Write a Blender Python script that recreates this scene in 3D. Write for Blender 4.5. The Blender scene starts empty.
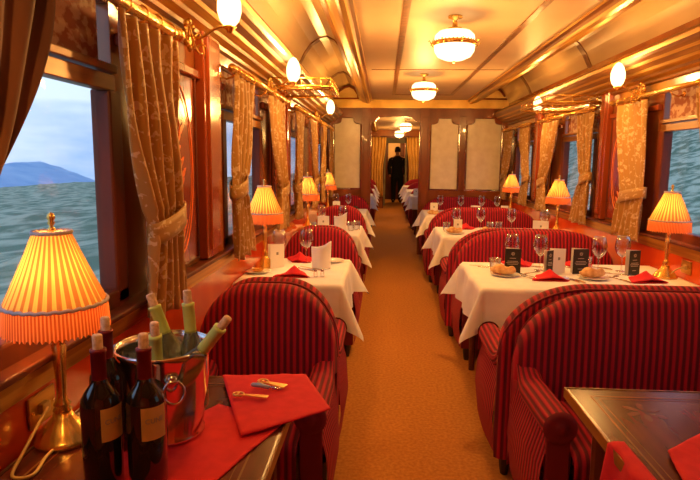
import bpy, bmesh, math, random
from mathutils import Vector, Matrix
random.seed(7)
PI = math.pi
SC = bpy.context.scene
COL = SC.collection

# ---------------------------------------------------------------- camera
FPX = 570.0; CAMH = 1.45
p = math.atan(80/FPX); yaw = math.atan(33/math.hypot(FPX, 80)); roll = math.radians(0.6)
F = Vector((-math.sin(yaw)*math.cos(p), math.cos(yaw)*math.cos(p), -math.sin(p)))
R = F.cross(Vector((0, 0, 1))).normalized(); U = R.cross(F)
R2 = R*math.cos(roll) + U*math.sin(roll); U2 = U*math.cos(roll) - R*math.sin(roll)
cd = bpy.data.cameras.new('camera'); cam = bpy.data.objects.new('camera', cd); COL.objects.link(cam)
cd.sensor_width = 36; cd.lens = FPX/700*36; cd.clip_start = 0.02; cd.clip_end = 20000
cam.matrix_world = Matrix(((R2.x, U2.x, -F.x, 0), (R2.y, U2.y, -F.y, 0), (R2.z, U2.z, -F.z, CAMH), (0, 0, 0, 1)))
SC.camera = cam

# ---------------------------------------------------------------- world, exposure, light levels
SC.view_settings.view_transform = 'Standard'; SC.view_settings.look = 'None'
SC.view_settings.gamma = 1; SC.view_settings.use_curve_mapping = False
SC.view_settings.exposure = 0.45
WARM = (1.0, 0.49, 0.12)
P_CEIL, P_SCONCE, P_LAMP = 33.0, 13.0, 5.0
w = bpy.data.worlds.new('dusk_sky'); SC.world = w; w.use_nodes = True
nt = w.node_tree; nt.nodes.clear()
out = nt.nodes.new('ShaderNodeOutputWorld'); bg = nt.nodes.new('ShaderNodeBackground')
tc = nt.nodes.new('ShaderNodeTexCoord'); sep = nt.nodes.new('ShaderNodeSeparateXYZ')
ramp = nt.nodes.new('ShaderNodeValToRGB'); noi = nt.nodes.new('ShaderNodeTexNoise'); mp = nt.nodes.new('ShaderNodeMapping')
mix = nt.nodes.new('ShaderNodeMixRGB'); cr = nt.nodes.new('ShaderNodeValToRGB')
nt.links.new(tc.outputs['Generated'], sep.inputs[0]); nt.links.new(sep.outputs['Z'], ramp.inputs[0])
e = ramp.color_ramp.elements; e[0].position = 0.0; e[0].color = (.50, .58, .74, 1); e[1].position = 0.45; e[1].color = (.34, .52, .84, 1)
k = e.new(0.12); k.color = (.50, .63, .80, 1)
mp.inputs['Scale'].default_value = (2.2, 2.2, 9); nt.links.new(tc.outputs['Generated'], mp.inputs[0]); nt.links.new(mp.outputs[0], noi.inputs[0])
noi.inputs['Scale'].default_value = 1.6; noi.inputs['Detail'].default_value = 4
nt.links.new(noi.outputs[0], cr.inputs[0]); cr.color_ramp.elements[0].position = .40; cr.color_ramp.elements[1].position = .62
nt.links.new(cr.outputs[0], mix.inputs[0]); nt.links.new(ramp.outputs[0], mix.inputs[1]); mix.inputs[2].default_value = (.24, .38, .64, 1)
nt.links.new(mix.outputs[0], bg.inputs[0]); bg.inputs[1].default_value = 1.25; nt.links.new(bg.outputs[0], out.inputs[0])

# ---------------------------------------------------------------- helpers
def link(o, parent=None):
    COL.objects.link(o)
    if parent is not None: o.parent = parent
    return o
def tag(o, label=None, cat=None, group=None, kind=None):
    if label: o['label'] = label
    if cat: o['category'] = cat
    if group: o['group'] = group
    if kind: o['kind'] = kind
    return o
def thing(name, label, cat, loc=(0, 0, 0), rz=0.0, group=None, kind=None):
    o = bpy.data.objects.new(name, None); o.empty_display_size = .1
    COL.objects.link(o); o.location = loc; o.rotation_euler = (0, 0, rz)
    return tag(o, label, cat, group, kind)
def copy_tree(o, parent=None):
    c = o.copy(); COL.objects.link(c)
    if parent is not None: c.parent = parent
    for ch in list(o.children): copy_tree(ch, c)
    return c
def again(o, loc, label, rz=None, group=None):
    c = copy_tree(o); c.location = loc; c['label'] = label
    if rz is not None: c.rotation_euler = (0, 0, rz)
    if group: c['group'] = group
    return c

class MB:
    """collects shapes of ONE mesh"""
    def __init__(s): s.v = []; s.f = []; s.uv = []; s.mi = []; s.cur = 0
    def add(s, vs, fs, uvs=None):
        o = len(s.v); s.v += [tuple(v) for v in vs]
        for i, f in enumerate(fs):
            s.f.append([a+o for a in f]); s.uv.append(uvs[i] if uvs else None); s.mi.append(s.cur)
        return s
    def box(s, x0, x1, y0, y1, z0, z1):
        vs = [(x, y, z) for x in (x0, x1) for y in (y0, y1) for z in (z0, z1)]
        return s.add(vs, [(0, 1, 3, 2), (4, 6, 7, 5), (0, 4, 5, 1), (2, 3, 7, 6), (0, 2, 6, 4), (1, 5, 7, 3)])
    def grid(s, fn, nu, nv, closeu=False, uvf=None):
        vs = [fn(i/nu, j/nv) for i in range(nu if closeu else nu+1) for j in range(nv+1)]
        m = nu if closeu else nu+1; fs = []; uvs = []
        for i in range(nu):
            for j in range(nv):
                a = i*(nv+1)+j; b = ((i+1) % m)*(nv+1)+j
                fs.append((a, b, b+1, a+1))
                if uvf: uvs.append([uvf(i/nu, j/nv), uvf((i+1)/nu, j/nv), uvf((i+1)/nu, (j+1)/nv), uvf(i/nu, (j+1)/nv)])
        return s.add(vs, fs, uvs if uvf else None)
    def lathe(s, prof, n=24, c=(0, 0, 0), mod=None, caps=True):
        vs = []; fs = []
        for i in range(n):
            a = 2*PI*i/n
            for j, (r, z) in enumerate(prof):
                rr = r*(mod(a, j) if mod else 1)
                vs.append((c[0]+rr*math.cos(a), c[1]+rr*math.sin(a), c[2]+z))
        m = len(prof)
        for i in range(n):
            for j in range(m-1):
                a = i*m+j; b = ((i+1) % n)*m+j; fs.append((a, b, b+1, a+1))
        if caps:
            if prof[0][0] > 1e-4: fs.append([i*m for i in range(n)][::-1])
            if prof[-1][0] > 1e-4: fs.append([i*m+m-1 for i in range(n)])
        return s.add(vs, fs)
    def tube(s, pts, r, n=8, closed=False):
        pts = [Vector(q) for q in pts]; N = len(pts); rs = r if isinstance(r, (list, tuple)) else [r]*N
        vs = []; fs = []; prev = None
        for i, q in enumerate(pts):
            if closed: t = (pts[(i+1) % N]-pts[i-1])
            else: t = pts[min(i+1, N-1)]-pts[max(i-1, 0)]
            t = t.normalized() if t.length > 1e-9 else Vector((0, 0, 1))
            if prev is None:
                a = Vector((0, 0, 1)) if abs(t.z) < .9 else Vector((1, 0, 0)); nrm = t.cross(a).normalized()
            else:
                nrm = prev-t*prev.dot(t); nrm = nrm.normalized() if nrm.length > 1e-6 else t.orthogonal().normalized()
            prev = nrm; b = t.cross(nrm)
            for k in range(n):
                an = 2*PI*k/n; vs.append(q+(nrm*math.cos(an)+b*math.sin(an))*rs[i])
        for i in range(N if closed else N-1):
            for k in range(n):
                a = i*n+k; b2 = i*n+(k+1) % n; c = ((i+1) % N)*n+k; d = ((i+1) % N)*n+(k+1) % n
                fs.append((a, b2, d, c))
        if not closed: fs.append(list(range(n))[::-1]); fs.append([(N-1)*n+k for k in range(n)])
        return s.add(vs, fs)
    def prism(s, outline, z0, z1):   # outline in xy
        n = len(outline); vs = [(x, y, z0) for x, y in outline]+[(x, y, z1) for x, y in outline]
        fs = [list(range(n))[::-1], [n+i for i in range(n)]]+[(i, (i+1) % n, n+(i+1) % n, n+i) for i in range(n)]
        return s.add(vs, fs)
    def sphere(s, c, r, n=12, sc=(1, 1, 1)):
        m = n//2; prof = [(r*math.sin(PI*j/m)*1.0, -r*math.cos(PI*j/m)*sc[2]) for j in range(m+1)]
        prof[0] = (0.0002, prof[0][1]); prof[-1] = (0.0002, prof[-1][1])
        o = len(s.v); s.lathe(prof, n, (0, 0, 0), caps=False)
        for i in range(o, len(s.v)):
            x, y, z = s.v[i]; s.v[i] = (c[0]+x*sc[0], c[1]+y*sc[1], c[2]+z)
        return s
    def xf(s, M, start=0):
        for i in range(start, len(s.v)): s.v[i] = tuple(M @ Vector(s.v[i]))
        return s
    def build(s, name, mat, parent=None, smooth=False, bevel=0.0, solid=0.0, sub=0, loc=None):
        me = bpy.data.meshes.new(name); me.from_pydata(s.v, [], s.f)
        if any(u is not None for u in s.uv):
            ul = me.uv_layers.new(name='UVMap'); li = 0
            for f, u in zip(s.f, s.uv):
                for k in range(len(f)): ul.data[li+k].uv = u[k] if u else (0, 0)
                li += len(f)
        for m in (mat if isinstance(mat, (list, tuple)) else [mat]): me.materials.append(m)
        for pl, i in zip(me.polygons, s.mi): pl.material_index = i; pl.use_smooth = smooth
        if not any(u is not None for u in s.uv):
            b = bmesh.new(); b.from_mesh(me); bmesh.ops.recalc_face_normals(b, faces=b.faces); b.to_mesh(me); b.free()
        me.update()
        o = bpy.data.objects.new(name, me); link(o, parent)
        if loc: o.location = loc
        if solid: mm = o.modifiers.new('thick', 'SOLIDIFY'); mm.thickness = solid; mm.offset = 0
        if bevel: mm = o.modifiers.new('bevel', 'BEVEL'); mm.width = bevel; mm.segments = 2; mm.limit_method = 'ANGLE'
        if sub: mm = o.modifiers.new('sub', 'SUBSURF'); mm.levels = sub; mm.render_levels = sub
        return o

# ---------------------------------------------------------------- materials
def mat(name, col, rough=.5, metal=0, **kw):
    m = bpy.data.materials.new(name); m.use_nodes = True; b = m.node_tree.nodes['Principled BSDF']
    b.inputs['Base Color'].default_value = (*col, 1); b.inputs['Roughness'].default_value = rough; b.inputs['Metallic'].default_value = metal
    for kk, v in kw.items(): b.inputs[kk.replace('_', ' ')].default_value = v
    return m
def noise_col(m, c1, c2, scale=(5, 5, 5), detail=4, lo=.35, hi=.65, bump=0.0, coord='Object', tex='noise', dist=.002):
    nt = m.node_tree; N = nt.nodes; L = nt.links; b = N['Principled BSDF']
    tc = N.new('ShaderNodeTexCoord'); mp = N.new('ShaderNodeMapping'); mp.inputs['Scale'].default_value = scale
    n = N.new('ShaderNodeTexNoise'); n.inputs['Scale'].default_value = 1; n.inputs['Detail'].default_value = detail
    r = N.new('ShaderNodeValToRGB'); r.color_ramp.elements[0].position = lo; r.color_ramp.elements[1].position = hi
    r.color_ramp.elements[0].color = (*c1, 1); r.color_ramp.elements[1].color = (*c2, 1)
    L.new(tc.outputs[coord], mp.inputs[0]); L.new(mp.outputs[0], n.inputs[0]); L.new(n.outputs[0], r.inputs[0]); L.new(r.outputs[0], b.inputs['Base Color'])
    if bump:
        bp = N.new('ShaderNodeBump'); bp.inputs['Strength'].default_value = bump; bp.inputs['Distance'].default_value = dist
        L.new(n.outputs[0], bp.inputs['Height']); L.new(bp.outputs[0], b.inputs['Normal'])
    return m
wood_red = noise_col(mat('glossy_mahogany', (.3, .05, .01), .16, Coat_Weight=.5, Coat_Roughness=.08), (.20, .028, .008), (.42, .085, .02), (2.5, 2.5, .6), 6)
wood_wall = noise_col(mat('brown_wall_veneer', (.3, .1, .03), .22, Coat_Weight=.4, Coat_Roughness=.08), (.26, .075, .018), (.42, .14, .035), (3, 3, .8), 6)
wood_part = noise_col(mat('partition_mahogany', (.2, .05, .015), .22, Coat_Weight=.3), (.17, .038, .010), (.30, .075, .018), (4, 4, .8), 6)
wood_cherry = noise_col(mat('cherry_veneer', (.5, .12, .02), .2, Coat_Weight=.5, Coat_Roughness=.08), (.56, .050, .008), (.74, .105, .016), (3, 3, .8), 6)  # vivid red cherry veneer, used for the dado and near wall
wood_dark = noise_col(mat('dark_mahogany', (.1, .02, .01), .42, Specular_IOR_Level=.3), (.07, .014, .006), (.17, .036, .012), (6, 6, 1.2), 6)
wood_table = noise_col(mat('polished_table_veneer', (.1, .03, .01), .24, Specular_IOR_Level=.35), (.06, .009, .005), (.125, .020, .010), (12, 1.5, 4), 6)
wood_inlay = mat('pale_inlay', (.20, .075, .025), .25)
brass = mat('brass', (.86, .52, .13), .26, .85)
brass_dull = noise_col(mat('gilt_moulding', (.6, .32, .05), .32, .7), (.46, .22, .03), (.70, .40, .07), (40, 1, 40), 2)
gilt_dark = noise_col(mat('brown_gilt_moulding', (.3, .15, .05), .3, .2), (.17, .06, .012), (.30, .12, .025), (30, 1, 30), 2)
steel = mat('polished_steel', (.72, .66, .62), .12, 1)
ceil_m = noise_col(mat('cream_lacquer', (.7, .55, .36), .45, Specular_IOR_Level=.3), (.56, .40, .24), (.66, .49, .31), (1.5, 1.5, 1.5), 3)
cove_m = noise_col(mat('cream_satin_lacquer', (.7, .55, .36), .3, Coat_Weight=.3, Coat_Roughness=.2), (.60, .43, .22), (.74, .55, .30), (1.2, 1.2, 1.2), 3)
rib_m = noise_col(mat('brown_rib', (.2, .08, .03), .3), (.14, .05, .016), (.30, .13, .04), (20, 20, 20), 3)
gold_frieze = noise_col(mat('gold_frieze', (.8, .5, .12), .3, .5), (.62, .36, .07), (.9, .6, .18), (3, 3, 3), 3)
carpet = noise_col(mat('ochre_carpet', (.4, .18, .05), .95), (.42, .16, .03), (.60, .26, .05), (55, 55, 55), 6, .3, .7, .5, dist=.004)
linen = noise_col(mat('white_linen', (.85, .82, .78), .85), (.80, .80, .84), (.87, .87, .90), (9, 9, 9), 3)
napkin_red = noise_col(mat('red_napkin_cotton', (.6, .02, .03), .85), (.62, .008, .020), (.70, .014, .026), (30, 30, 30), 3)
porcelain = mat('white_porcelain', (.85, .82, .78), .15)
bread_m = noise_col(mat('bread_crust', (.7, .4, .15), .8), (.55, .26, .08), (.82, .55, .26), (25, 25, 25), 4, .35, .65, .4)
card_black = mat('black_card', (.02, .018, .018), .45)
card_white = mat('white_card', (.85, .83, .80), .6)
card_ink = mat('silver_print', (.55, .5, .42), .5)
grey_ink = mat('grey_print', (.25, .24, .23), .6)
cork_m = noise_col(mat('cork', (.5, .3, .16), .9), (.58, .38, .24), (.80, .58, .40), (120, 120, 120), 3)
red_foil = mat('dark_red_foil', (.16, .008, .016), .35, .3)
green_foil = mat('lime_foil', (.58, .74, .20), .45)
bottle_dark = mat('dark_bottle_glass', (.008, .008, .008), .05, Coat_Weight=1.0, Coat_Roughness=.03)
bottle_green = mat('pale_green_bottle_glass', (.62, .66, .42), .05, Transmission_Weight=.95, IOR=1.45)
paper = noise_col(mat('cream_label_paper', (.8, .6, .3), .6), (.56, .35, .11), (.62, .40, .14), (20, 20, 20), 2)
black_m = mat('black_fabric', (.012, .011, .012), .9)
skin = mat('skin', (.5, .25, .15), .6)
frost = noise_col(mat('etched_glass_panel', (.6, .55, .42), .25), (.78, .70, .52), (.90, .84, .66), (9, 9, 9), 6, .3, .7)
inlay_m = mat('orange_marquetry', (.85, .20, .03), .3)
cord_m = mat('yellow_cord', (.6, .42, .15), .5)
metal_black = mat('dark_feet', (.03, .012, .01), .4)
bluish_handle = mat('grey_blue_handle', (.30, .34, .50), .35, .2)
pink_cloth = mat('pink_fabric', (.6, .08, .1), .8)
blind_m = noise_col(mat('patterned_blind_fabric', (.4, .2, .1), .8), (.30, .10, .06), (.50, .33, .24), (22, 22, 30), 3, .46, .54)

def emis(name, col, strength):
    m = bpy.data.materials.new(name); m.use_nodes = True; nt = m.node_tree; nt.nodes.clear()
    o = nt.nodes.new('ShaderNodeOutputMaterial'); e = nt.nodes.new('ShaderNodeEmission'); e.inputs[0].default_value = (*col, 1); e.inputs[1].default_value = strength
    nt.links.new(e.outputs[0], o.inputs[0]); return m
bowl_glow = emis('lit_glass_bowl', (1, .72, .36), 2.6)
bulb_glow = emis('lit_bulb', (1, .66, .26), 6.0)
tulip_glow = emis('lit_tulip_glass', (1, .70, .30), 3.6)

def velvet():
    m = mat('ribbed_red_velvet', (.4, .02, .02), .8, Sheen_Weight=.15, Sheen_Roughness=.4)
    m.node_tree.nodes['Principled BSDF'].inputs['Sheen Tint'].default_value = (1, .25, .15, 1)
    nt = m.node_tree; N = nt.nodes; L = nt.links; b = N['Principled BSDF']
    uv = N.new('ShaderNodeUVMap'); sp = N.new('ShaderNodeSeparateXYZ'); L.new(uv.outputs[0], sp.inputs[0])
    a = N.new('ShaderNodeMath'); a.operation = 'MULTIPLY'; a.inputs[1].default_value = 2*PI/.027; L.new(sp.outputs[0], a.inputs[0])
    s = N.new('ShaderNodeMath'); s.operation = 'SINE'; L.new(a.outputs[0], s.inputs[0])
    s2 = N.new('ShaderNodeMath'); s2.operation = 'MULTIPLY_ADD'; s2.inputs[1].default_value = .5; s2.inputs[2].default_value = .5; L.new(s.outputs[0], s2.inputs[0])
    r = N.new('ShaderNodeValToRGB'); r.color_ramp.elements[0].position = .25; r.color_ramp.elements[1].position = .75
    r.color_ramp.elements[0].color = (.135, .001, .014, 1); r.color_ramp.elements[1].color = (.46, .005, .030, 1)
    L.new(s2.outputs[0], r.inputs[0]); L.new(r.outputs[0], b.inputs['Base Color'])
    bp = N.new('ShaderNodeBump'); bp.inputs['Strength'].default_value = .8; bp.inputs['Distance'].default_value = .006
    L.new(s2.outputs[0], bp.inputs['Height']); L.new(bp.outputs[0], b.inputs['Normal']); return m
velvet_m = velvet()
piping_m = mat('dark_red_piping', (.20, .006, .012), .7)

def pane_mat():
    m = bpy.data.materials.new('window_glass'); m.use_nodes = True; nt = m.node_tree; nt.nodes.clear()
    o = nt.nodes.new('ShaderNodeOutputMaterial'); t = nt.nodes.new('ShaderNodeBsdfTransparent'); g = nt.nodes.new('ShaderNodeBsdfGlossy'); g.inputs['Roughness'].default_value = .02
    mx = nt.nodes.new('ShaderNodeMixShader'); lw = nt.nodes.new('ShaderNodeLayerWeight'); fr = nt.nodes.new('ShaderNodeMath'); fr.operation = 'POWER'; fr.inputs[1].default_value = 5
    nt.links.new(lw.outputs['Facing'], fr.inputs[0]); nt.links.new(fr.outputs[0], mx.inputs[0]); nt.links.new(t.outputs[0], mx.inputs[1]); nt.links.new(g.outputs[0], mx.inputs[2]); nt.links.new(mx.outputs[0], o.inputs[0]); return m
pane_m = pane_mat()
def thin_glass(name, tint, ior=1.5):
    m = bpy.data.materials.new(name); m.use_nodes = True; nt = m.node_tree; nt.nodes.clear()
    o = nt.nodes.new('ShaderNodeOutputMaterial'); t = nt.nodes.new('ShaderNodeBsdfTransparent'); t.inputs[0].default_value = (*tint, 1)
    g = nt.nodes.new('ShaderNodeBsdfGlossy'); g.inputs['Roughness'].default_value = .03
    mx = nt.nodes.new('ShaderNodeMixShader'); lw = nt.nodes.new('ShaderNodeLayerWeight'); lw.inputs[0].default_value = .35
    nt.links.new(lw.outputs['Facing'], mx.inputs[0]); nt.links.new(t.outputs[0], mx.inputs[1]); nt.links.new(g.outputs[0], mx.inputs[2]); nt.links.new(mx.outputs[0], o.inputs[0]); return m
wine_glass_m = thin_glass('wine_glass_crystal', (.93, .93, .95))

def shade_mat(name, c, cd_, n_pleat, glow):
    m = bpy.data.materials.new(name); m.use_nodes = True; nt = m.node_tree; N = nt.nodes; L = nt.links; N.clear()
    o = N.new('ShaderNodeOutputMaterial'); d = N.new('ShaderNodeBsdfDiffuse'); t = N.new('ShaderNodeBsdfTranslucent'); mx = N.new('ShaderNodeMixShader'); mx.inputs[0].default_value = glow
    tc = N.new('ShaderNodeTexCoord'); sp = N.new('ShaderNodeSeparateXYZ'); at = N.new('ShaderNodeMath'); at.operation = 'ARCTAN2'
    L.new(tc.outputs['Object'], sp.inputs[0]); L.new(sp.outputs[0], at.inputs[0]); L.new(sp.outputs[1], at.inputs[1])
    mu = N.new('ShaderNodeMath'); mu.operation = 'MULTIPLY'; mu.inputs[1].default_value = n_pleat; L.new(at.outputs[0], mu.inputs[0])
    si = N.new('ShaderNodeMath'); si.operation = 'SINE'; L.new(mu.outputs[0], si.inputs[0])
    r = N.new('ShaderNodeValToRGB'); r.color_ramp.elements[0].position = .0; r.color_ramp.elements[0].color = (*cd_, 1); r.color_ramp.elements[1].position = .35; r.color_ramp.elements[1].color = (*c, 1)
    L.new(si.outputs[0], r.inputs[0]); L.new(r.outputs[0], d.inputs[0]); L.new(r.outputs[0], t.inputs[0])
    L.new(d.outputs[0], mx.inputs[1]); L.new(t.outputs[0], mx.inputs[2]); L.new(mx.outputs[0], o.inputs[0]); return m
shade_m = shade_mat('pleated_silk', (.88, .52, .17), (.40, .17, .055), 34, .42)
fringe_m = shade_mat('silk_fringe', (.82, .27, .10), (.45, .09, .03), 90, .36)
braid_m = mat('silver_braid', (.5, .42, .42), .6)

def damask():
    m = bpy.data.materials.new('gold_damask'); m.use_nodes = True; nt = m.node_tree; N = nt.nodes; L = nt.links; b = N['Principled BSDF']
    b.inputs['Roughness'].default_value = .5; b.inputs['Sheen Weight'].default_value = .3
    uv = N.new('ShaderNodeUVMap'); mp = N.new('ShaderNodeMapping'); mp.inputs['Scale'].default_value = (1, 1, 1); L.new(uv.outputs[0], mp.inputs[0])
    n0 = N.new('ShaderNodeTexNoise'); n0.inputs['Scale'].default_value = 20; L.new(mp.outputs[0], n0.inputs[0])
    mxv = N.new('ShaderNodeMixRGB'); mxv.inputs[0].default_value = .16; L.new(mp.outputs[0], mxv.inputs[1]); L.new(n0.outputs['Color'], mxv.inputs[2])
    vo = N.new('ShaderNodeTexVoronoi'); vo.inputs['Scale'].default_value = 19; L.new(mxv.outputs[0], vo.inputs[0])
    n1 = N.new('ShaderNodeTexNoise'); n1.inputs['Scale'].default_value = 48; n1.inputs['Detail'].default_value = 2; L.new(mxv.outputs[0], n1.inputs[0])
    ad = N.new('ShaderNodeMath'); ad.operation = 'MULTIPLY_ADD'; ad.inputs[1].default_value = .8; L.new(n1.outputs[0], ad.inputs[0]); L.new(vo.outputs['Distance'], ad.inputs[2])
    r = N.new('ShaderNodeValToRGB'); r.color_ramp.elements[0].position = .70; r.color_ramp.elements[0].color = (.80, .60, .34, 1); r.color_ramp.elements[1].position = .76; r.color_ramp.elements[1].color = (.56, .30, .075, 1)
    L.new(ad.outputs[0], r.inputs[0]); L.new(r.outputs[0], b.inputs['Base Color'])
    tr = N.new('ShaderNodeBsdfTranslucent'); L.new(r.outputs[0], tr.inputs[0]); ms = N.new('ShaderNodeMixShader'); ms.inputs[0].default_value = .25
    o = [x for x in N if x.type == 'OUTPUT_MATERIAL'][0]; L.new(b.outputs[0], ms.inputs[1]); L.new(tr.outputs[0], ms.inputs[2]); L.new(ms.outputs[0], o.inputs[0]); return m
damask_m = damask()
plain_drape = noise_col(mat('brown_velvet_drape', (.2, .08, .03), .8, Sheen_Weight=.4), (.10, .028, .010), (.20, .065, .02), (6, 6, 2), 4)

# ---------------------------------------------------------------- dimensions
XL, XR, YP, YE, YB = -.86, 1.85, 8.85, 17.5, 21.6
Y0 = -1.4
TT = .75
PIT = 2.12
def S(name, mb, m, parent=None, **kw):
    o = mb.build(name, m, parent, **kw)
    if parent is None: o['kind'] = 'structure'
    return o

# floor
S('floor', MB().box(XL-.12, XR+.12, Y0, YB, -.08, 0), carpet)

# ---------------------------------------------------------------- side walls with window openings
WL = [(.72, 1.80), (3.02, 3.96), (5.14, 6.08), (7.26, 8.2)]
WR = [(.80, 1.74), (2.90, 3.98), (5.14, 6.08), (7.26, 8.2)]
W2 = [(10.3, 11.2), (12.4, 13.3), (14.5, 15.4)]
ZS, ZT, ZO = .98, 1.66, 1.98         # sill, glass top, opening top
def side_wall(name, X, sg, wins):   # sg: direction into the room
    xa, xb = (X-.05, X) if sg > 0 else (X, X+.05)
    m = MB()
    def slab(y0, y1, z0, z1): m.box(xa, xb, y0, y1, z0, z1)
    slab(Y0, YB, 0, ZS); slab(Y0, YB, ZO, 2.75)
    ys = [Y0]+[v for a in wins for v in a]+[YB]
    for i in range(0, len(ys), 2): slab(ys[i], ys[i+1], ZS, ZO)
    return S(name, m, wood_wall)
side_wall('wall_left', XL, 1, WL+W2)
side_wall('wall_right', XR, -1, WR+W2)

nwin = [0]
def window(X, sg, y0, y1, near):
    nwin[0] += 1; t = thing('window_%d' % nwin[0], None, None, (X, y0, ZS), kind='structure')
    d = -sg*.05; L = y1-y0
    f = MB()
    xo, xi = sorted((d*.98, sg*.015))
    for a, b_, c, e_ in ((-.03, .05, 0, ZT-ZS), (L-.05, L+.03, 0, ZT-ZS), (-.03, L+.03, -.02, .05)): f.box(xo, xi, a, b_, c, e_)
    xo2, xi2 = sorted((d*.98, 0)); f.box(xo2, xi2, 0, L, ZO-ZS-.06, ZO-ZS)
    f.build('window_frame', wood_dark, t, bevel=.008)
    xp = sorted((d*.62, d*.54)); MB().box(xp[0], xp[1], .05, L-.05, .05, ZT-ZS).build('pane', pane_m, t)
    xs = sorted((d*.5, d*.3)); MB().box(xs[0], xs[1], .05, L-.05, ZT-ZS+.07, ZO-ZS-.06).build('patterned_blind', blind_m, t)
    b = MB(); xs = sorted((d*.6, sg*.012)); b.box(xs[0], xs[1], .0, L, ZT-ZS-.005, ZT-ZS+.045); xs = sorted((d*.5, sg*.022)); b.box(xs[0], xs[1], .0, L, ZT-ZS+.05, ZT-ZS+.075)
    b.build('blind_bar', gilt_dark, t, bevel=.004)
    return t
for a, b in WL+W2: window(XL, 1, a, b, True)
for a, b in WR+W2: window(XR, -1, a, b, True)

# sill ledges and gilt dado lines, side trims
ntrim = [0]
def trim(m, mtl, **kw):
    ntrim[0] += 1; return S('trim_%d' % ntrim[0], m, mtl, **kw)
for X, sg in ((XL, 1), (XR, -1)):
    m = MB()
    for z0, z1, dpt in ((.885, .905, .022), (.905, .935, .035), (.935, .955, .05)):
        a, b = sorted((X, X+sg*dpt)); m.box(a, b, Y0, YB, z0, z1)
    trim(m, brass_dull)
    a, b = sorted((X, X+sg*.062)); trim(MB().box(a, b, Y0, YB, .956, .975), wood_dark, bevel=.005)
    # rail above the marquetry
    m = MB(); a, b = sorted((X, X+sg*.03)); wins = (WL if sg > 0 else WR)+W2
    ys = [Y0]+[v for q in wins for v in q]+[YB]
    for i in range(0, len(ys), 2): m.box(a, b, ys[i]+.02, ys[i+1]-.02, 1.80, 1.84)
    trim(m, wood_red, bevel=.008)
    a, b = sorted((X, X+sg*.010)); trim(MB().box(a, b, Y0, YB, .12, .885), wood_cherry)
    m = MB(); a, b = sorted((X, X+sg*.02)); m.box(a, b, Y0, YB, 0, .12); 
    o = m.build('baseboard_left' if sg > 0 else 'baseboard_right', wood_dark); o['kind'] = 'structure'

gold_veneer = noise_col(mat('golden_transom_veneer', (.5, .25, .05), .2, Coat_Weight=.3), (.44, .19, .03), (.62, .30, .06), (4, 2, 4), 5)
for X, sg in ((XL, 1), (XR, -1)):
    a, b = sorted((X, X+sg*.008)); trim(MB().box(a, b, Y0, YB, 1.985, 2.0), gilt_dark)
    for (y0, y1) in ((-.2, 2.5), (2.92, 4.66), (5.06, 6.8), (7.18, 8.8)):
        a, b = sorted((X, X+sg*.012)); trim(MB().box(a, b, y0, y1, 1.93, 1.985), gold_veneer, bevel=.003)
# pilasters
PL = [(2.60, 2.86), (4.74, 4.98), (6.88, 7.10)]; PR = [(2.54, 2.78), (4.84, 4.99), (6.86, 7.10)]
for X, sg, ps in ((XL, 1, PL), (XR, -1, PR)):
    for (a, b) in ps:
        m = MB(); x0, x1 = sorted((X, X+sg*.045)); m.box(x0, x1, a, b, .98, 2.06)
        x0, x1 = sorted((X, X+sg*.057)); m.box(x0, x1, a+.04, b-.04, 1.02, 2.0); trim(m, wood_red, bevel=.006)

# cornices: strips of gilt and brown
CP = [(0, 1.985), (.03, 1.995), (.035, 2.01), (.07, 2.025), (.078, 2.04), (.115, 2.055), (.125, 2.07), (.16, 2.09), (.175, 2.105), (.20, 2.12), (.215, 2.135), (.225, 2.155), (.215, 2.165), (.21, 2.18), (.0, 2.19)]
CM = [1, 1, 0, 1, 0, 0, 1, 0, 1, 1, 0, 0, 1, 1]
for X, sg in ((XL, 1), (XR, -1)):
    m = MB(); n = len(CP)
    for i in range(n-1):
        (d0, z0), (d1, z1) = CP[i], CP[i+1]; m.cur = CM[i]
        m.add([(X+sg*d0, Y0, z0), (X+sg*d0, YE, z0), (X+sg*d1, YE, z1), (X+sg*d1, Y0, z1)], [(0, 1, 2, 3)])
    trim(m, [brass_dull, gilt_dark])

# ceiling: flat centre, beams, coves
XC = .52
def mirror(pts): return [(XC+s*a, z) for s in (-1,) for a, z in pts]
cove = [(.90, 2.37), (.93, 2.46), (.99, 2.54), (1.06, 2.575), (1.13, 2.56), (1.21, 2.51), (1.27, 2.43), (1.33, 2.31), (1.37, 2.18)]
m = MB()
m.box(XC-.78, XC+.78, Y0, YE, 2.36, 2.42)
for s in (-1, 1):
    m.cur = 1
    for i in range(len(cove)-1):
        (a, z), (b, y) = cove[i], cove[i+1]
        m.add([(XC+s*a, Y0, z), (XC+s*a, YE, z), (XC+s*b, YE, y), (XC+s*b, Y0, y)], [(0, 1, 2, 3)])
m.cur = 0; m.box(XL-.12, XR+.12, Y0, YE, 2.62, 2.70)
S('ceiling', m, [ceil_m, cove_m])
bp = [(.71, 2.36), (.713, 2.345), (.735, 2.335), (.74, 2.315), (.75, 2.30), (.78, 2.295), (.80, 2.305), (.85, 2.315), (.87, 2.335), (.90, 2.345), (.905, 2.40), (.80, 2.42), (.71, 2.42)]
bm_ = [0, 1, 1, 0, 0, 1, 0, 0, 1, 0, 1, 1, 1]
for s in (-1, 1):
    m = MB()
    for i in range(len(bp)):
        (a, z), (b, y) = bp[i], bp[(i+1) % len(bp)]; m.cur = bm_[i]
        m.add([(XC+s*a, Y0, z), (XC+s*a, YE, z), (XC+s*b, YE, y), (XC+s*b, Y0, y)], [(0, 1, 2, 3)])
    trim(m, [brass_dull, gilt_dark])
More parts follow.
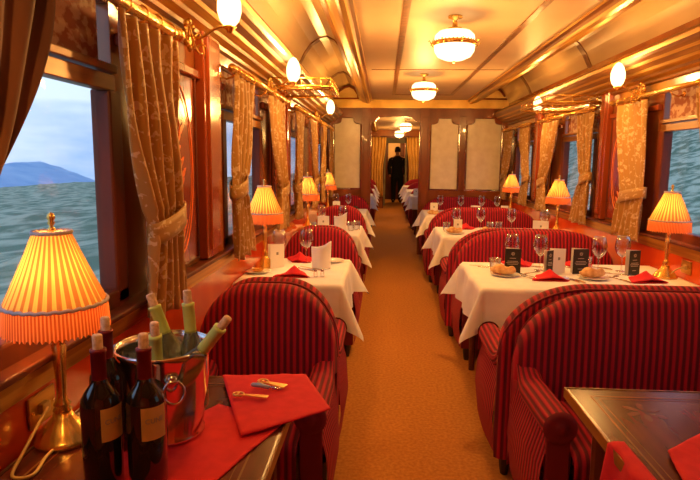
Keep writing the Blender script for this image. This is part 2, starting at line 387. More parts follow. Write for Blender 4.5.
# brown inlay rectangles of the flat ceiling
for (a, b) in ((.2, 3.1), (3.2, 8.2)):
    m = MB(); w_ = .022
    for s in (-1, 1): m.box(XC+s*.40-w_, XC+s*.40+w_, a, b, 2.354, 2.3605)
    m.box(XC-.40, XC+.40, a, a+.045, 2.3545, 2.36); m.box(XC-.40, XC+.40, b-.045, b, 2.3545, 2.36)
    trim(m, rib_m)
trim(MB().box(XC-.66, XC+.66, 5.95, 5.96, 2.355, 2.36), rib_m)
# cove ribs
for Yr in (1.15, 3.25, 5.4, 7.5):
    for s in (-1, 1):
        m = MB(); c2 = [(a, z) for a, z in cove]
        for i in range(len(c2)-1):
            (a, z), (b, y) = c2[i], c2[i+1]
            vs = [(XC+s*a, Yr, z-.012), (XC+s*a, Yr+.1, z-.012), (XC+s*b, Yr+.1, y-.012), (XC+s*b, Yr, y-.012), (XC+s*a, Yr, z+.004), (XC+s*a, Yr+.1, z+.004), (XC+s*b, Yr+.1, y+.004), (XC+s*b, Yr, y+.004)]
            m.add(vs, [(0, 1, 2, 3), (0, 3, 7, 4), (1, 5, 6, 2)])
        trim(m, rib_m)

# ---------------------------------------------------------------- partition (far wall of the saloon)
DX0, DX1, DZ = -.20, .54, 2.12
m = MB()
m.box(XL, -.335, YP, YP+.07, 0, 1.0); m.box(.68, XR, YP, YP+.07, 0, 1.0)
m.box(XL, XR, YP, YP+.07, 2.12, 2.24)
m.box(XL, -.78, YP, YP+.07, 1.0, 2.12); m.box(1.78, XR, YP, YP+.07, 1.0, 2.12); m.box(1.14, 1.235, YP-.01, YP+.08, 1.0, 2.12)
wf = S('wall_far', m, wood_part, bevel=.006)
m = MB()
for a, b in ((-.345, DX0), (DX1, .69)):
    m.box(a, b, YP-.03, YP+.10, 0, 2.24); m.box(a+.03, b-.03, YP-.045, YP, .1, 2.1)
m.build('door_post', wood_part, wf, bevel=.006)
def panel_outline(x0, x1, z0, z1):   # notched shoulders at the top
    o = [(x0, z0), (x1, z0), (x1, z1-.09)]
    for i in range(5):
        a = i/4*PI/2; o.append((x1-.10*math.sin(a)*1.0+.0, z1-.09+.035*(1-math.cos(a))*1))
    o += [(x1-.115, z1), (x0+.115, z1)]
    for i in range(5):
        a = (4-i)/4*PI/2; o.append((x0+.10*math.sin(a), z1-.09+.035*(1-math.cos(a))))
    o.append((x0, z1-.09)); return o
for (x0, x1) in ((-.78, -.345), (.69, 1.14), (1.235, 1.78)):
    o = panel_outline(x0+.015, x1-.015, 1.02, 2.09)
    m = MB(); n = len(o); m.add([(x, YP+.03, z) for x, z in o]+[(x, YP+.045, z) for x, z in o], [list(range(n)), list(range(n, 2*n))[::-1]]+[(i, n+i, n+(i+1) % n, (i+1) % n) for i in range(n)])
    m.build('etched_glass_panel', frost, wf)
    # head board with the notch cut: fill between outline and opening
    m = MB(); top = [q for q in o if q[1] > 1.95]
    top = sorted(top[1:-1] if False else top, key=lambda q: q[0])
    vs = []; fs = []
    for (x, z) in [(x0, 1.99)]+top+[(x1, 1.99)]:
        for yy in (YP-.006, YP+.076): vs += [(x, yy, z), (x, yy, 2.128)]
    k = len(vs)//4
    for i in range(k-1):
        a = i*4; b = a+4; fs += [(a, b, b+1, a+1), (a+2, a+3, b+3, b+2), (a, a+2, b+2, b)]
    m.add(vs, fs); m.build('panel_head', wood_part, wf)
    m = MB(); m.tube([(x, YP-.0, z) for x, z in o], .008, 6, closed=True); m.build('panel_bead', gilt_dark, wf)
# door head curve
m = MB(); hx = [(DX0, 2.02), (DX0+.05, 2.03), (DX0+.09, 2.07), (DX0+.12, 2.10), (DX0+.2, 2.11), (DX1-.2, 2.11), (DX1-.12, 2.10), (DX1-.09, 2.07), (DX1-.05, 2.03), (DX1, 2.02)]
vs = []; fs = []
for x, z in hx:
    for yy in (YP-.006, YP+.076): vs += [(x, yy, z), (x, yy, 2.225)]
for i in range(len(hx)-1):
    a = i*4; b = a+4; fs += [(a, b, b+1, a+1), (a+2, a+3, b+3, b+2), (a, a+2, b+2, b)]
n_ = len(vs); m.add(vs, fs); m.build('door_head', wood_part, wf)
m = MB(); m.box(XL, XR, YP-.015, YP+.08, 2.24, 2.345); m.box(XL, XR, YP-.03, YP+.08, 2.235, 2.255); m.box(XL, XR, YP-.025, YP+.08, 2.325, 2.35)
m.build('gold_frieze', gold_frieze, wf)
# lunettes
for s in (-1, 1):
    m = MB(); pts = [(XC+s*a, YP+.02, z) for a, z in cove]; base = [(q[0], q[1], 2.34) for q in pts]
    n = len(pts); m.add(pts+base, [(i, i+1, n+i+1, n+i) for i in range(n-1)]); m.build('lunette', gold_frieze, wf)
    m = MB(); ar = [(XC+s*a, YP-.0, z-.02) for a, z in cove[1:-2]]; m.tube([ar[0]]+ar[1:], .018, 6); m.tube([(XC+s*.86, YP, 2.375), (XC+s*1.30, YP, 2.375)], .014, 6); m.tube([(XC+s*.93, YP, 2.375), ar[0]], .014, 6)
    m.build('lunette_arch', wood_red, wf)
m = MB(); m.box(XC-.9, XC+.9, YP+.0, YP+.07, 2.34, 2.5); m.build('frieze_top', gold_frieze, wf)

# ---------------------------------------------------------------- end portal, vestibule
m = MB(); m.box(XL, -.02, YE, YE+.08, 0, 2.7); m.box(.76, XR, YE, YE+.08, 0, 2.7); m.box(-.02, .76, YE, YE+.08, 2.16, 2.7)
we = S('wall_end', m, wood_wall)
m = MB(); m.box(-.10, .84, YE-.05, YE-.002, 2.12, 2.18); m.build('head_rail', wood_dark, we)
m = MB(); m.box(.0, .06, 18.5, 18.6, 0, 2.3); m.box(.68, .74, 18.5, 18.6, 0, 2.3); m.box(0, .74, 18.5, 18.6, 2.0, 2.3)
door = S('door_1', m, noise_col(mat('grey_painted_jamb', (.3, .25, .15), .5), (.22, .17, .09), (.34, .28, .16), (5, 5, 5)))
m = MB(); m.box(-.10, 0, YE+.08, YB, 0, 2.4); m.box(.74, .84, YE+.08, YB, 0, 2.4); m.box(-.1, .84, YE+.08, YB, 2.36, 2.44)
S('wall_vestibule', m, wood_dark)
m = MB(); m.box(-.1, .84, YB-.05, YB, 0, 2.4); S('wall_back', m, wood_dark)
m = MB(); m.box(.16, .60, YB-.07, YB-.052, 1.15, 2.15);  # pale panel painted in for the glow on the back wall
o = m.build('wall_glow_panel', mat('painted_wall_glow', (.75, .5, .25), .5)); o['kind'] = 'structure'; o.name = 'lit_wall_patch'

# end walls behind the camera
S('wall_near', MB().box(XL-.12, XR+.12, Y0-.1, Y0, 0, 2.75), wood_cherry)

# ---------------------------------------------------------------- outdoors
def rnd_noise(seed):
    rr = random.Random(seed); ph = [(rr.uniform(0, 6.3), rr.uniform(.6, 1.6)) for _ in range(8)]
    return lambda a: sum(math.sin(a*(2**(i*.7))*q+p_)/(1.5**i) for i, (p_, q) in enumerate(ph))
nz = rnd_noise(3); nz2 = rnd_noise(9)
far_m = noise_col(mat('haze_blue_mountain', (.2, .26, .36), 1), (.26, .37, .55), (.36, .46, .60), (.004, .004, .01), 5)  # blue aerial haze is put into the mountain's base colour
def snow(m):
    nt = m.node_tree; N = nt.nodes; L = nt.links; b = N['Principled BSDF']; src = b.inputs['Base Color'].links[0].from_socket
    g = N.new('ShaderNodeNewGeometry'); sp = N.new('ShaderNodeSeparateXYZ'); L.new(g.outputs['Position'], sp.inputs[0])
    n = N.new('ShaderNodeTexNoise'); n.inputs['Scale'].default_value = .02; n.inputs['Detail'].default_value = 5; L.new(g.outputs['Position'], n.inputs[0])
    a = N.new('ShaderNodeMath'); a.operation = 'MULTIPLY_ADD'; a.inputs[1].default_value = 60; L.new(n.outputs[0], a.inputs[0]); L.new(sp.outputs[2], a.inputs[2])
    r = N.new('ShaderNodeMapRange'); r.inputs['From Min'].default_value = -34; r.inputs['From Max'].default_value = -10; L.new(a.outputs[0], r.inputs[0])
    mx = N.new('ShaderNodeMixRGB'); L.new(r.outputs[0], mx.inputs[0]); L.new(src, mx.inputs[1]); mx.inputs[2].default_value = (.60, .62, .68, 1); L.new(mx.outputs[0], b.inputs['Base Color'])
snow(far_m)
def mountains(u, v):
    y = -600+u*6600; h = -48+30*nz(u*9)*.5
    return (-3000-700*(v), y, -300+(v**.8)*(300+h)+nz2(u*31+v*9)*12*v*(1.1-v))
o = MB().grid(mountains, 200, 24).build('mountain_range', far_m, smooth=True); tag(o, 'distant haze-blue mountain range with snow on its crest, beyond the valley', 'mountains', kind='structure')
valley_m = noise_col(mat('valley_scrub', (.2, .28, .2), 1), (.13, .18, .10), (.40, .40, .26), (.020, .020, .03), 15, .42, .58)
def valley(u, v):
    x = -6-3200*u**2.6; y = -500+v*6000 if u > .25 else -60+v*(300+5700*(u/.25)**2)
    return (x, y, -3-250*math.sqrt(u**2.6)+min(1, abs(x)/300)*3*nz(x*.010+y*.004)*nz2(y*.012-x*.003))
o = MB().grid(valley, 160, 160).build('valley_ground', valley_m, smooth=True); o['kind'] = 'structure'
hill_m = noise_col(mat('hillside_scrub', (.2, .28, .2), 1), (.12, .19, .11), (.48, .50, .34), (1.3, 1.2, 1.6), 12, .44, .57)
def hill(u, v):
    x = 9+45*u; y = -10+110*v
    return (x, y, -1.2+17*u**1.1+.5*nz(v*9+u*5)*u+.07*nz2(v*60+u*33))
o = MB().grid(hill, 60, 120).build('hillside_ground', hill_m, smooth=True); o['kind'] = 'structure'
road_m = noise_col(mat('pale_track', (.4, .38, .4), 1), (.34, .32, .36), (.48, .45, .48), (1, 1, 1), 6)
o = MB().box(2.6, 9.3, -10, 100, -1.5, -1.2).build('track_ground', road_m); o['kind'] = 'structure'

# ---------------------------------------------------------------- benches
def make_bench(W, label):
    t = thing('upholstered_bench', label, 'bench')
    # local: x from -W/2..W/2, depth v: rear plane y=0, front toward -y (faces the camera)
    D, th, rc, HT, HA = .54, .10, .055, .915, .56
    ax = .26 if W < .9 else .42
    def hx_(e_):
        q = min(1, max(0, e_/ax)); return .60+(HT-.60)*math.sqrt(max(0, 1-(1-q)**2.3))
    NX = 60; K = 22; rings = []; xs = []
    for i in range(NX+1):
        q = i/NX; x = W*(.5-.5*math.cos(PI*q)) if False else W*q
        e_ = min(x, W-x); r_ = math.sqrt(max(0.0, 1-(1-min(1, e_/.045))**2)); h = hx_(e_)
        tb = .115*(.25+.75*r_); v0 = .022*(1-r_); ring = []
        prof = [(v0, .10), (v0, .35), (v0, h-.09)]
        c_ = v0+tb/2; rr_ = tb/2; ht = .048*(.4+.6*r_)
        prof += [(c_-rr_*math.cos(g), h-ht+ht*math.sin(g)) for g in [k*PI/10 for k in range(0, 11)]]
        fb = .012*math.sin(PI*min(1, e_/ax/1.2)/2)
        prof += [(v0+tb+fb, h-.12), (v0+tb+fb*1.8, h-.24), (v0+tb+fb*2, .52), (v0+tb+fb, .42), (v0+tb, .20)]
        rings.append([(x-W/2, -v, z) for v, z in prof]); xs.append(x)
    m = MB(); K = len(rings[0]); vs = [q for r in rings for q in r]; fs = []; uvs = []
    for i in range(NX):
        for j in range(K-1):
            a_ = i*K+j; fs.append((a_, a_+1, a_+K+1, a_+K)); uvs.append([(xs[i], j*.05), (xs[i], j*.05+.05), (xs[i+1], j*.05+.05), (xs[i+1], j*.05)])
    fs.append(list(range(K))[::-1]); uvs.append([(0, 0)]*K); fs.append([NX*K+j for j in range(K)]); uvs.append([(W, 0)]*K)
    m.add(vs, fs, uvs); m.build('backrest', velvet_m, t, smooth=True)
    MB().tube([(x-W/2, -.012-.022*(1-min(1, min(x, W-x)/.045)), hx_(min(x, W-x))-.014) for x in xs], .005, 6).build('piping', piping_m, t, smooth=True)
    # arm panels at the sides
    for s in (-1, 1):
        m = MB(); NV = 22
        def af(u, w_, s=s):
            v = .045+(D-.045)*u; hh = HA-.045+.11*max(0, 1-(v-.04)/.15)**2+.02*u
            pf = [(-.045, .10), (-.065, .27), (-.058, .38), (-.03, hh*.94), (-.02, hh), (.02, hh), (.045, .42), (.04, .20)]
            k_ = w_*(len(pf)-1); i_ = min(len(pf)-2, int(k_)); f_ = k_-i_
            o_ = pf[i_][0]*(1-f_)+pf[i_+1][0]*f_; z = pf[i_][1]*(1-f_)+pf[i_+1][1]*f_
            bul = 1+.25*math.sin(PI*u)*(1 if o_ < 0 else 0)
            return (s*(W/2-.055-o_*bul), -v, z)
        m.grid(af, NV, 28, uvf=lambda u, w_: (u*(D-.045), w_)); m.build('arm_panel', velvet_m, t, smooth=True)
    # arm rolls
    for s in (-1, 1):
        m = MB(); xa = s*(W/2-.055); R_ = .058
        def fn(u, w_, xa=xa):
            a = 2*PI*u; y = -(.045+(D+.015-.045)*w_); rr = R_*(1-.25*(1-min(1, w_*3)))*(1 if w_ < .97 else .93)
            return (xa+rr*math.cos(a)*1.0, y, HA-.045+rr*math.sin(a)*.95+.11*max(0, 1-w_*3.4)**2+.02*w_)
        m.grid(fn, 20, 12, closeu=True, uvf=lambda u, w_: (u*2*PI*R_, w_))
        m.build('armrest', velvet_m, t, smooth=True)
        c = MB(); c.lathe([(.0005, .012), (.02, .012), (.022, .006), (.040, .010), (.056, .004), (.060, -.004)], 20, caps=False)
        c.xf(Matrix.Translation((xa, -(D+.012), HA-.025)) @ Matrix.Rotation(PI/2, 4, 'X')); c.build('arm_scroll', piping_m, t, smooth=True)
        fcol = MB()
        fcol.box(s*(W/2-th*.95), s*(W/2-.012), -(D+.006), -(D-.02), .10, HA-.05) if s > 0 else fcol.box(-(W/2-.012), -(W/2-th*.95), -(D+.006), -(D-.02), .10, HA-.05)
        fcol.build('arm_front', piping_m, t, bevel=.006)
    # seat cushion with uv stripes, and front skirt
    m = MB(); x0, x1 = -(W/2-th-.004), W/2-th-.004
    def seat(u, w_):
        # w_ runs over the front lip and back
        x = x0+(x1-x0)*u; e_ = min(u, 1-u)*(x1-x0)
        if w_ < .3: q = w_/.3; y = -(D+.03); z = .27+.13*q
        elif w_ < .5: q = (w_-.3)/.2; y = -(D+.03-.05*(1-math.cos(q*PI/2))); z = .40+.05*math.sin(q*PI/2)
        else: q = (w_-.5)/.5; y = -(D-.02-(D-.02-.09)*q); z = .45+.015*math.sin(q*PI)
        z -= .02*max(0, 1-e_/.04)**2 if w_ > .3 else 0
        return (x, y, z)
    m.grid(seat, 30, 24, uvf=lambda u, w_: (u*(x1-x0), w_)); m.build('seat', velvet_m, t, smooth=True)
    m = MB(); m.grid(lambda u, w_: (x0+(x1-x0)*u, -(D+.012), .10+.18*w_), 4, 2, uvf=lambda u, w_: (u*(x1-x0), w_)); m.build('skirt', velvet_m, t)
    for sx in (-1, 1):
        for v in (.06, D-.05):
            l = MB(); l.lathe([(.018, 0), (.026, .05), (.03, .11)], 8, (sx*(W/2-.06), -v, 0)); l.build('foot', metal_black, t)
    return t
WB, WN = 1.24, .615
XBR, XBL = .552+WB/2, -.190-WN/2
B0 = 2.47
ords = {0: 'first', 1: 'second', 2: 'third', 3: 'fourth'}
bR = bL = None
def bench(side, y, face, label, group=None):
    global bR, bL
    X = XBR if side == 'R' else XBL
    src = bR if side == 'R' else bL
    rz = 0 if face < 0 else PI
    X += (.022 if side == 'R' else 0)*(-face)
    if src is None:
        src = make_bench(WB if side == 'R' else WN, label); src.location = (X, y, 0); src.rotation_euler = (0, 0, rz)
        if side == 'R': bR = src
        else: bL = src
        return src
    return again(src, (X, y, 0), label, rz)
bench('R', B0-.014, -1, 'wide ribbed red velvet bench at the bare dark table, right foreground, facing the camera')
bench('L', B0-.01, -1, 'narrow ribbed red velvet bench beside the ice bucket table, left foreground')
bench('R', B0+.01, 1, 'wide red bench, back to the bare table, facing the first white table, right')
bench('L', B0+.01, 1, 'narrow red bench, back to the ice bucket table, facing first white table')
bench('R', B0+PIT-.01, -1, 'wide red velvet bench behind the right table with four black menu cards')
bench('L', B0+PIT-.01, -1, 'narrow red velvet bench behind the left table with the standing fan napkin')
bench('R', B0+PIT+.01, 1, 'wide red bench facing the second white table on the right, back turned to camera')
bench('L', B0+PIT+.01, 1, 'narrow red bench facing the second white table on the left, back turned to camera')
bench('R', B0+2*PIT-.01, -1, 'wide red bench behind the second white table on the right')
bench('L', B0+2*PIT-.01, -1, 'narrow red bench behind the second white table on the left')
bench('R', B0+2*PIT+.01, 1, 'wide red bench facing the third white table on the right, back turned to camera')
bench('L', B0+2*PIT+.01, 1, 'narrow red bench facing the third white table on the left, back turned to camera')
bench('R', YP-.075, -1, 'wide red bench against the etched glass partition, right of the doorway')
bench('L', YP-.075, -1, 'narrow red bench against the etched glass partition, left of the doorway')
# benches of the next saloon, seen through the doorway
for i in range(3):
    yb = 12.75+i*PIT
    nm = ['nearest table', 'middle table', 'farthest table'][i]
    bench('R', yb, -1, 'red bench in the saloon beyond the doorway, right, behind the %s there' % nm)
    bench('L', yb, -1, 'red bench in the saloon beyond the doorway, left, behind the %s there' % nm)

# ---------------------------------------------------------------- tables and cloths
def cloth(cx, cy, hx, hy, ox, oy, seed, z=TT+.004):
    rr = random.Random(seed); ph = [rr.uniform(0, 6) for _ in range(6)]
    def pt(u, v):
        x = (u*2-1)*(hx+ox); y = (v*2-1)*(hy+oy)
        ex, ey = abs(x)-hx, abs(y)-hy; sx, sy = (1 if x > 0 else -1), (1 if y > 0 else -1)
        if ex <= 0 and ey <= 0: return (cx+x, cy+y, z)
        px, py = min(abs(x), hx), min(abs(y), hy)
        if ex > 0 and ey > 0:
            l = math.hypot(ex, ey); an = math.atan2(ey, ex); fl = .10+.42*math.sin(2*an)**2
            dx, dy = math.cos(an), math.sin(an); o = l*fl+.008; zz = z-l*math.sqrt(max(.1, 1-fl*fl))*(.93)
            return (cx+sx*(px+dx*o), cy+sy*(py+dy*o), zz)
        l = max(ex, ey); s_ = y if ex > 0 else x
        wv = (math.sin(s_*14+ph[0]+sx)+.6*math.sin(s_*27+ph[1]+sy))*.010*min(1, l/.1)
        o = .012+l*.07+wv
        return (cx+sx*(px+(o if ex > 0 else 0)), cy+sy*(py+(o if ey > 0 else 0)), z-l*.99)
    return MB().grid(pt, 84, 84)
def table(side, cy, i, lab, clothlab):
    hx = .635 if side == 'R' else .305; cx = (XR-.02-hx) if side == 'R' else (XL+.02+hx)
    t = thing('dining_table', lab, 'table', (cx, cy, 0))
    MB().box(-hx, hx, -.412, .412, TT-.035, TT-.002).build('tabletop', wood_table, t, bevel=.006)
    sx = hx-.08 if side == 'R' else hx-.10
    for a in (-1, 1):
        for b in (-1, 1): MB().lathe([(.02, 0), (.026, .3), (.03, TT-.036)], 10, (a*sx, b*.34, 0)).build('leg', wood_dark, t)
    if clothlab:
        # overhang: aisle side long, wall side almost none
        ov = .25
        if side == 'R': ccx, chx = cx, hx
        else: ccx, chx = cx, hx
        m = cloth(ccx, cy, chx+.002, .416, ov, ov, i+(10 if side == 'R' else 0))
        # keep the wall side short: clamp against the wall
        wallx = XR-.014 if side == 'R' else XL+.014
        vs = []
        for (x, y, z) in m.v:
            if (side == 'R' and x > wallx): x = wallx
            if (side == 'L' and x < wallx): x = wallx
            vs.append((x, y, z))
        m.v = vs
        o = m.build('tablecloth', linen, smooth=True); tag(o, clothlab, 'tablecloth')
    return t, cx, cy
TY = [B0-PIT/2+PIT*k for k in range(4)]     # table centres
TY = [1.30, 3.545, 5.665, 7.785]
T2 = [11.6, 13.72, 15.84]
table('R', TY[1], 1, 'dining table under the first white cloth on the right of the aisle', 'white linen tablecloth with four menu cards on it, nearest on the right')
table('L', TY[1], 2, 'dining table under the first white cloth on the left of the aisle', 'white linen tablecloth under the fan napkin, nearest on the left')
table('R', TY[2], 3, 'dining table under the second white cloth on the right of the aisle', 'white linen tablecloth of the second laid table on the right')
table('L', TY[2], 4, 'dining table under the second white cloth on the left of the aisle', 'white linen tablecloth of the second laid table on the left')
table('R', TY[3], 5, 'dining table before the partition on the right', 'white linen tablecloth of the table before the partition, right of the doorway')
table('L', TY[3], 6, 'dining table before the partition on the left', 'white linen tablecloth of the table before the partition, left of the doorway')
for i, y in enumerate(T2):
    nm = ['nearest', 'middle', 'farthest'][i]
    table('R', y, 7+i, 'dining table beyond the doorway on the right, %s of three' % nm, 'white tablecloth beyond the doorway on the right, %s of three' % nm)
    table('L', y, 17+i, 'dining table beyond the doorway on the left, %s of three' % nm, 'white tablecloth beyond the doorway on the left, %s of three' % nm)
walnut_inlay = noise_col(mat('walnut_inlay', (.3, .12, .04), .25), (.11, .03, .014), (.15, .045, .02), (9, 9, 9))
def bare_table(side, label):
    hx = .625 if side == 'R' else .295; cx = XR-.02-hx if side == 'R' else XL+.02+hx; cy = TY[0]
    hy = .44
    t = thing('bare_dining_table', label, 'table', (cx, cy, 0))
    MB().box(-hx, hx, -hy, hy, TT-.035, TT).build('tabletop', wood_table, t, bevel=.008)
    m = MB(); e_ = .003
    for a, b, c, d in ((-hx-e_, hx+e_, hy-.002, hy+e_), (-hx-e_, hx+e_, -hy-e_, -hy+.002), (-hx-e_, -hx+.002, -hy, hy), (hx-.002, hx+e_, -hy, hy)):
        m.box(a, b, c, d, TT-.030, TT+.0015)
    m.build('brass_edge', gilt_dark, t)
    m = MB()
    for q, wd in ((.055, .005), (.075, .002)):
        for a, b, c, d in ((-hx+q, hx-q, hy-q-wd, hy-q), (-hx+q, hx-q, -hy+q, -hy+q+wd), (-hx+q, -hx+q+wd, -hy+q, hy-q), (hx-q-wd, hx-q, -hy+q, hy-q)):
            m.box(a, b, c, d, TT-.001, TT+.0008)
    m.build('inlay_border', wood_inlay, t)
    for sx in (-1, 1):
        m = MB(); c0 = (sx*(hx-.17), hy-.16)
        for k in range(6):
            a = k*PI/3+.4; r = .038
            out_ = [(c0[0]+r*math.cos(a)+.022*math.cos(q)*math.cos(a)-.010*math.sin(q)*math.sin(a), c0[1]+r*math.sin(a)+.022*math.cos(q)*math.sin(a)+.010*math.sin(q)*math.cos(a)) for q in [j*PI/5 for j in range(10)]]
            m.prism(out_, TT-.001, TT+.0008)
        m.build('flower_inlay', walnut_inlay, t)
    for a in (-1, 1):
        for b in (-1, 1): MB().lathe([(.02, 0), (.026, .3), (.03, TT-.036)], 10, (a*(hx-.1), b*(hy-.06), 0)).build('leg', wood_dark, t)
    return t
bare_table('R', 'bare polished dark table with brass edge, right foreground')
bare_table('L', 'bare polished table carrying wine bottles and ice bucket, left foreground')

# ---------------------------------------------------------------- curtains, rods
def curtain(side, ta, tb, ka, kb, ba, bb, label, ztie=1.22, zb=.91, folds=5, mtl=None, sash=1):
    sg = 1 if side == 'L' else -1; X = (XL if side == 'L' else XR)+sg*.085
    zt = 1.875
    t = thing('curtain', label, 'curtain', (X, 0, 0))
    def edge(z):
        if z >= ztie:
            q = (zt-z)/(zt-ztie); q = q**1.7; return ta+(ka-ta)*q, tb+(kb-tb)*q
        q = (ztie-z)/(ztie-zb); q = q**.75; return ka+(ba-ka)*q, kb+(bb-kb)*q
    def fn(u, v):
        z = zt+(zb-zt)*v; a, b = edge(z); w0 = b-a
        A = min(.034, .010+.005/max(.1, w0)) if abs(z-ztie) > .05 else .018
        A *= .8
        x = A*math.sin(u*folds*2*PI+math.sin(v*5+ta)*.7)+.006*math.sin(u*folds*5.1+v*9)
        return (sg*x, a+(b-a)*u, z+.012*math.sin(u*17)*(1 if v > .97 else 0))
    full = .75
    m = MB().grid(fn, 80, 44, uvf=lambda u, v: (u*full+ta, v*1.0))
    m.build('drape', mtl or damask_m, t, smooth=True, solid=.004)
    # tieback
    if sash:
        def sf(u, v):
            a = 2*PI*u; y = (ka+kb)/2+(kb-ka)/2*1.04*math.cos(a)
            return (sg*(.042*math.sin(a)), y, ztie-.035+.075*v+.03*math.cos(a)*(1 if side == 'L' else -1))
        MB().grid(sf, 28, 3, closeu=True, uvf=lambda u, v: (u*.5, v*.08)).build('tieback', mtl or damask_m, t, smooth=True, solid=.006)
        if ta > 2.3 and sash == 1:
            # strap running to its hook on the pilaster
            pass
    # rings
    for k in range(4):
        y = ta+(tb-ta)*(k+.5)/4
        MB().tube([(0, y, 1.945+.024*math.sin(q))if False else (.0+.026*math.cos(q), y, 1.900+.026*math.sin(q)) for q in [j*PI/5 for j in range(10)]], .0035, 5, closed=True).build('curtain_ring', brass, t, smooth=True)
    return t
curtain('L', .86, 1.34, .74, .95, .70, .98, 'dark brown velvet curtain at the left edge, in front of the near window', mtl=plain_drape)
curtain('L', 1.66, 2.13, 1.86, 2.15, 1.80, 2.18, 'gold damask curtain tied back beside the near left window, brightest in front', zb=.90)
curtain('L', 2.97, 3.42, 2.94, 3.14, 2.95, 3.38, 'gold damask curtain above the lamp of the first white table, left, nearer the camera', ztie=1.30)
curtain('L', 3.88, 4.50, 4.28, 4.52, 4.15, 4.62, 'pale damask curtain drawn away from the camera at second left window')
curtain('L', 5.10, 5.56, 5.06, 5.24, 5.06, 5.50, 'gold damask curtain at third left window, near side')
curtain('L', 6.00, 6.60, 6.40, 6.62, 6.28, 6.70, 'pale damask curtain at third left window, far side')
curtain('L', 7.22, 7.66, 7.18, 7.36, 7.18, 7.6, 'gold damask curtain at last left window, near side')
curtain('L', 8.10, 8.66, 8.46, 8.68, 8.36, 8.72, 'damask curtain at last left window beside the partition')
curtain('R', 3.02, 3.43, 2.92, 3.10, 2.9, 3.12, 'brown gold curtain at the right edge of the photo, near the first lamp', ztie=1.2)
curtain('R', 4.04, 4.56, 3.98, 4.36, 4.00, 4.48, 'gold damask curtain tied with a wide band beside the near right window', ztie=1.22)
curtain('R', 5.04, 5.46, 5.04, 5.24, 5.06, 5.52, 'gold damask curtain by the second right window, nearer the camera', ztie=1.30)
curtain('R', 6.00, 6.60, 6.38, 6.66, 6.32, 6.74, 'gold damask curtain of second right window swept away from the camera')
curtain('R', 7.16, 7.66, 7.14, 7.36, 7.16, 7.66, 'gold damask curtain at last right window, near side')
curtain('R', 8.06, 8.66, 8.46, 8.70, 8.36, 8.74, 'gold damask curtain at last right window beside the partition')

def rod(side, y0, y1, label):
    sg = 1 if side == 'L' else -1; X = (XL if side == 'L' else XR)+sg*.085
    t = thing('curtain_rod', label, 'curtain rod', (X, y0, 1.905)); L = y1-y0
    MB().tube([(0, 0, 0), (0, L, 0)], .017, 12).build('rod', brass, t, smooth=True)
    for y, d in ((0, -1), (L, 1)):
        o = MB(); o.sphere((0, y+d*.02, 0), .024, 12); o.tube([(0, y+d*.03, 0), (0, y+d*.065, 0)], [.012, .003], 8); o.tube([(0, y-d*.01, 0), (0, y-d*.022, 0)], .019, 10); o.build('finial', brass, t, smooth=True)
    for y in (.05, L/2, L-.05):
        o = MB(); o.tube([(-sg*.084, y, -.03), (-sg*.05, y, -.045), (-sg*.01, y, -.03), (0, y, -.012)], .006, 6); o.tube([(-sg*.085, y, -.03), (-sg*.079, y, -.03)], .02, 10); o.build('bracket', brass, t, smooth=True)
    # gallery of small brass loops under the rod
    return t
rod('L', .55, 2.16, 'brass curtain rod over the near left window')
rod('L', 2.96, 4.62, 'brass curtain rod over the second left window')
rod('L', 5.08, 6.76, 'brass curtain rod over the third left window')
rod('L', 7.2, 8.76, 'brass curtain rod beside the partition on the left wall')
rod('R', 2.85, 4.62, 'brass curtain rod over the near right window')
rod('R', 5.06, 6.76, 'brass curtain rod over the second right window')
rod('R', 7.2, 8.76, 'brass curtain rod beside the partition on the right wall')

# portal drapes at the far end
for s, lab in ((-1, 'yellow drape tied at left of the far doorway'), (1, 'yellow drape tied at right of the far doorway')):
    t = thing('portal_drape', lab, 'curtain', (.37, YE-.08, 0))
    def fn(u, v, s=s):
        q = math.sin(min(1, v*1.6)*PI/2)**2 if v < .62 else 1-.3*(v-.62)/.38
        inner = .30+.10*q; x = inner+(.78-inner)*u
        return (s*x, -.03*math.sin(u*5*2*PI), 2.14-(2.14-.35)*v)
    MB().grid(fn, 50, 20, uvf=lambda u, v: (u*.5, v*1.8)).build('drape', noise_col(mat('yellow_drape_%d' % (s+2), (.6, .35, .08), .7), (.55, .30, .06), (.70, .44, .12), (9, 9, 3)), t, smooth=True, solid=.004)

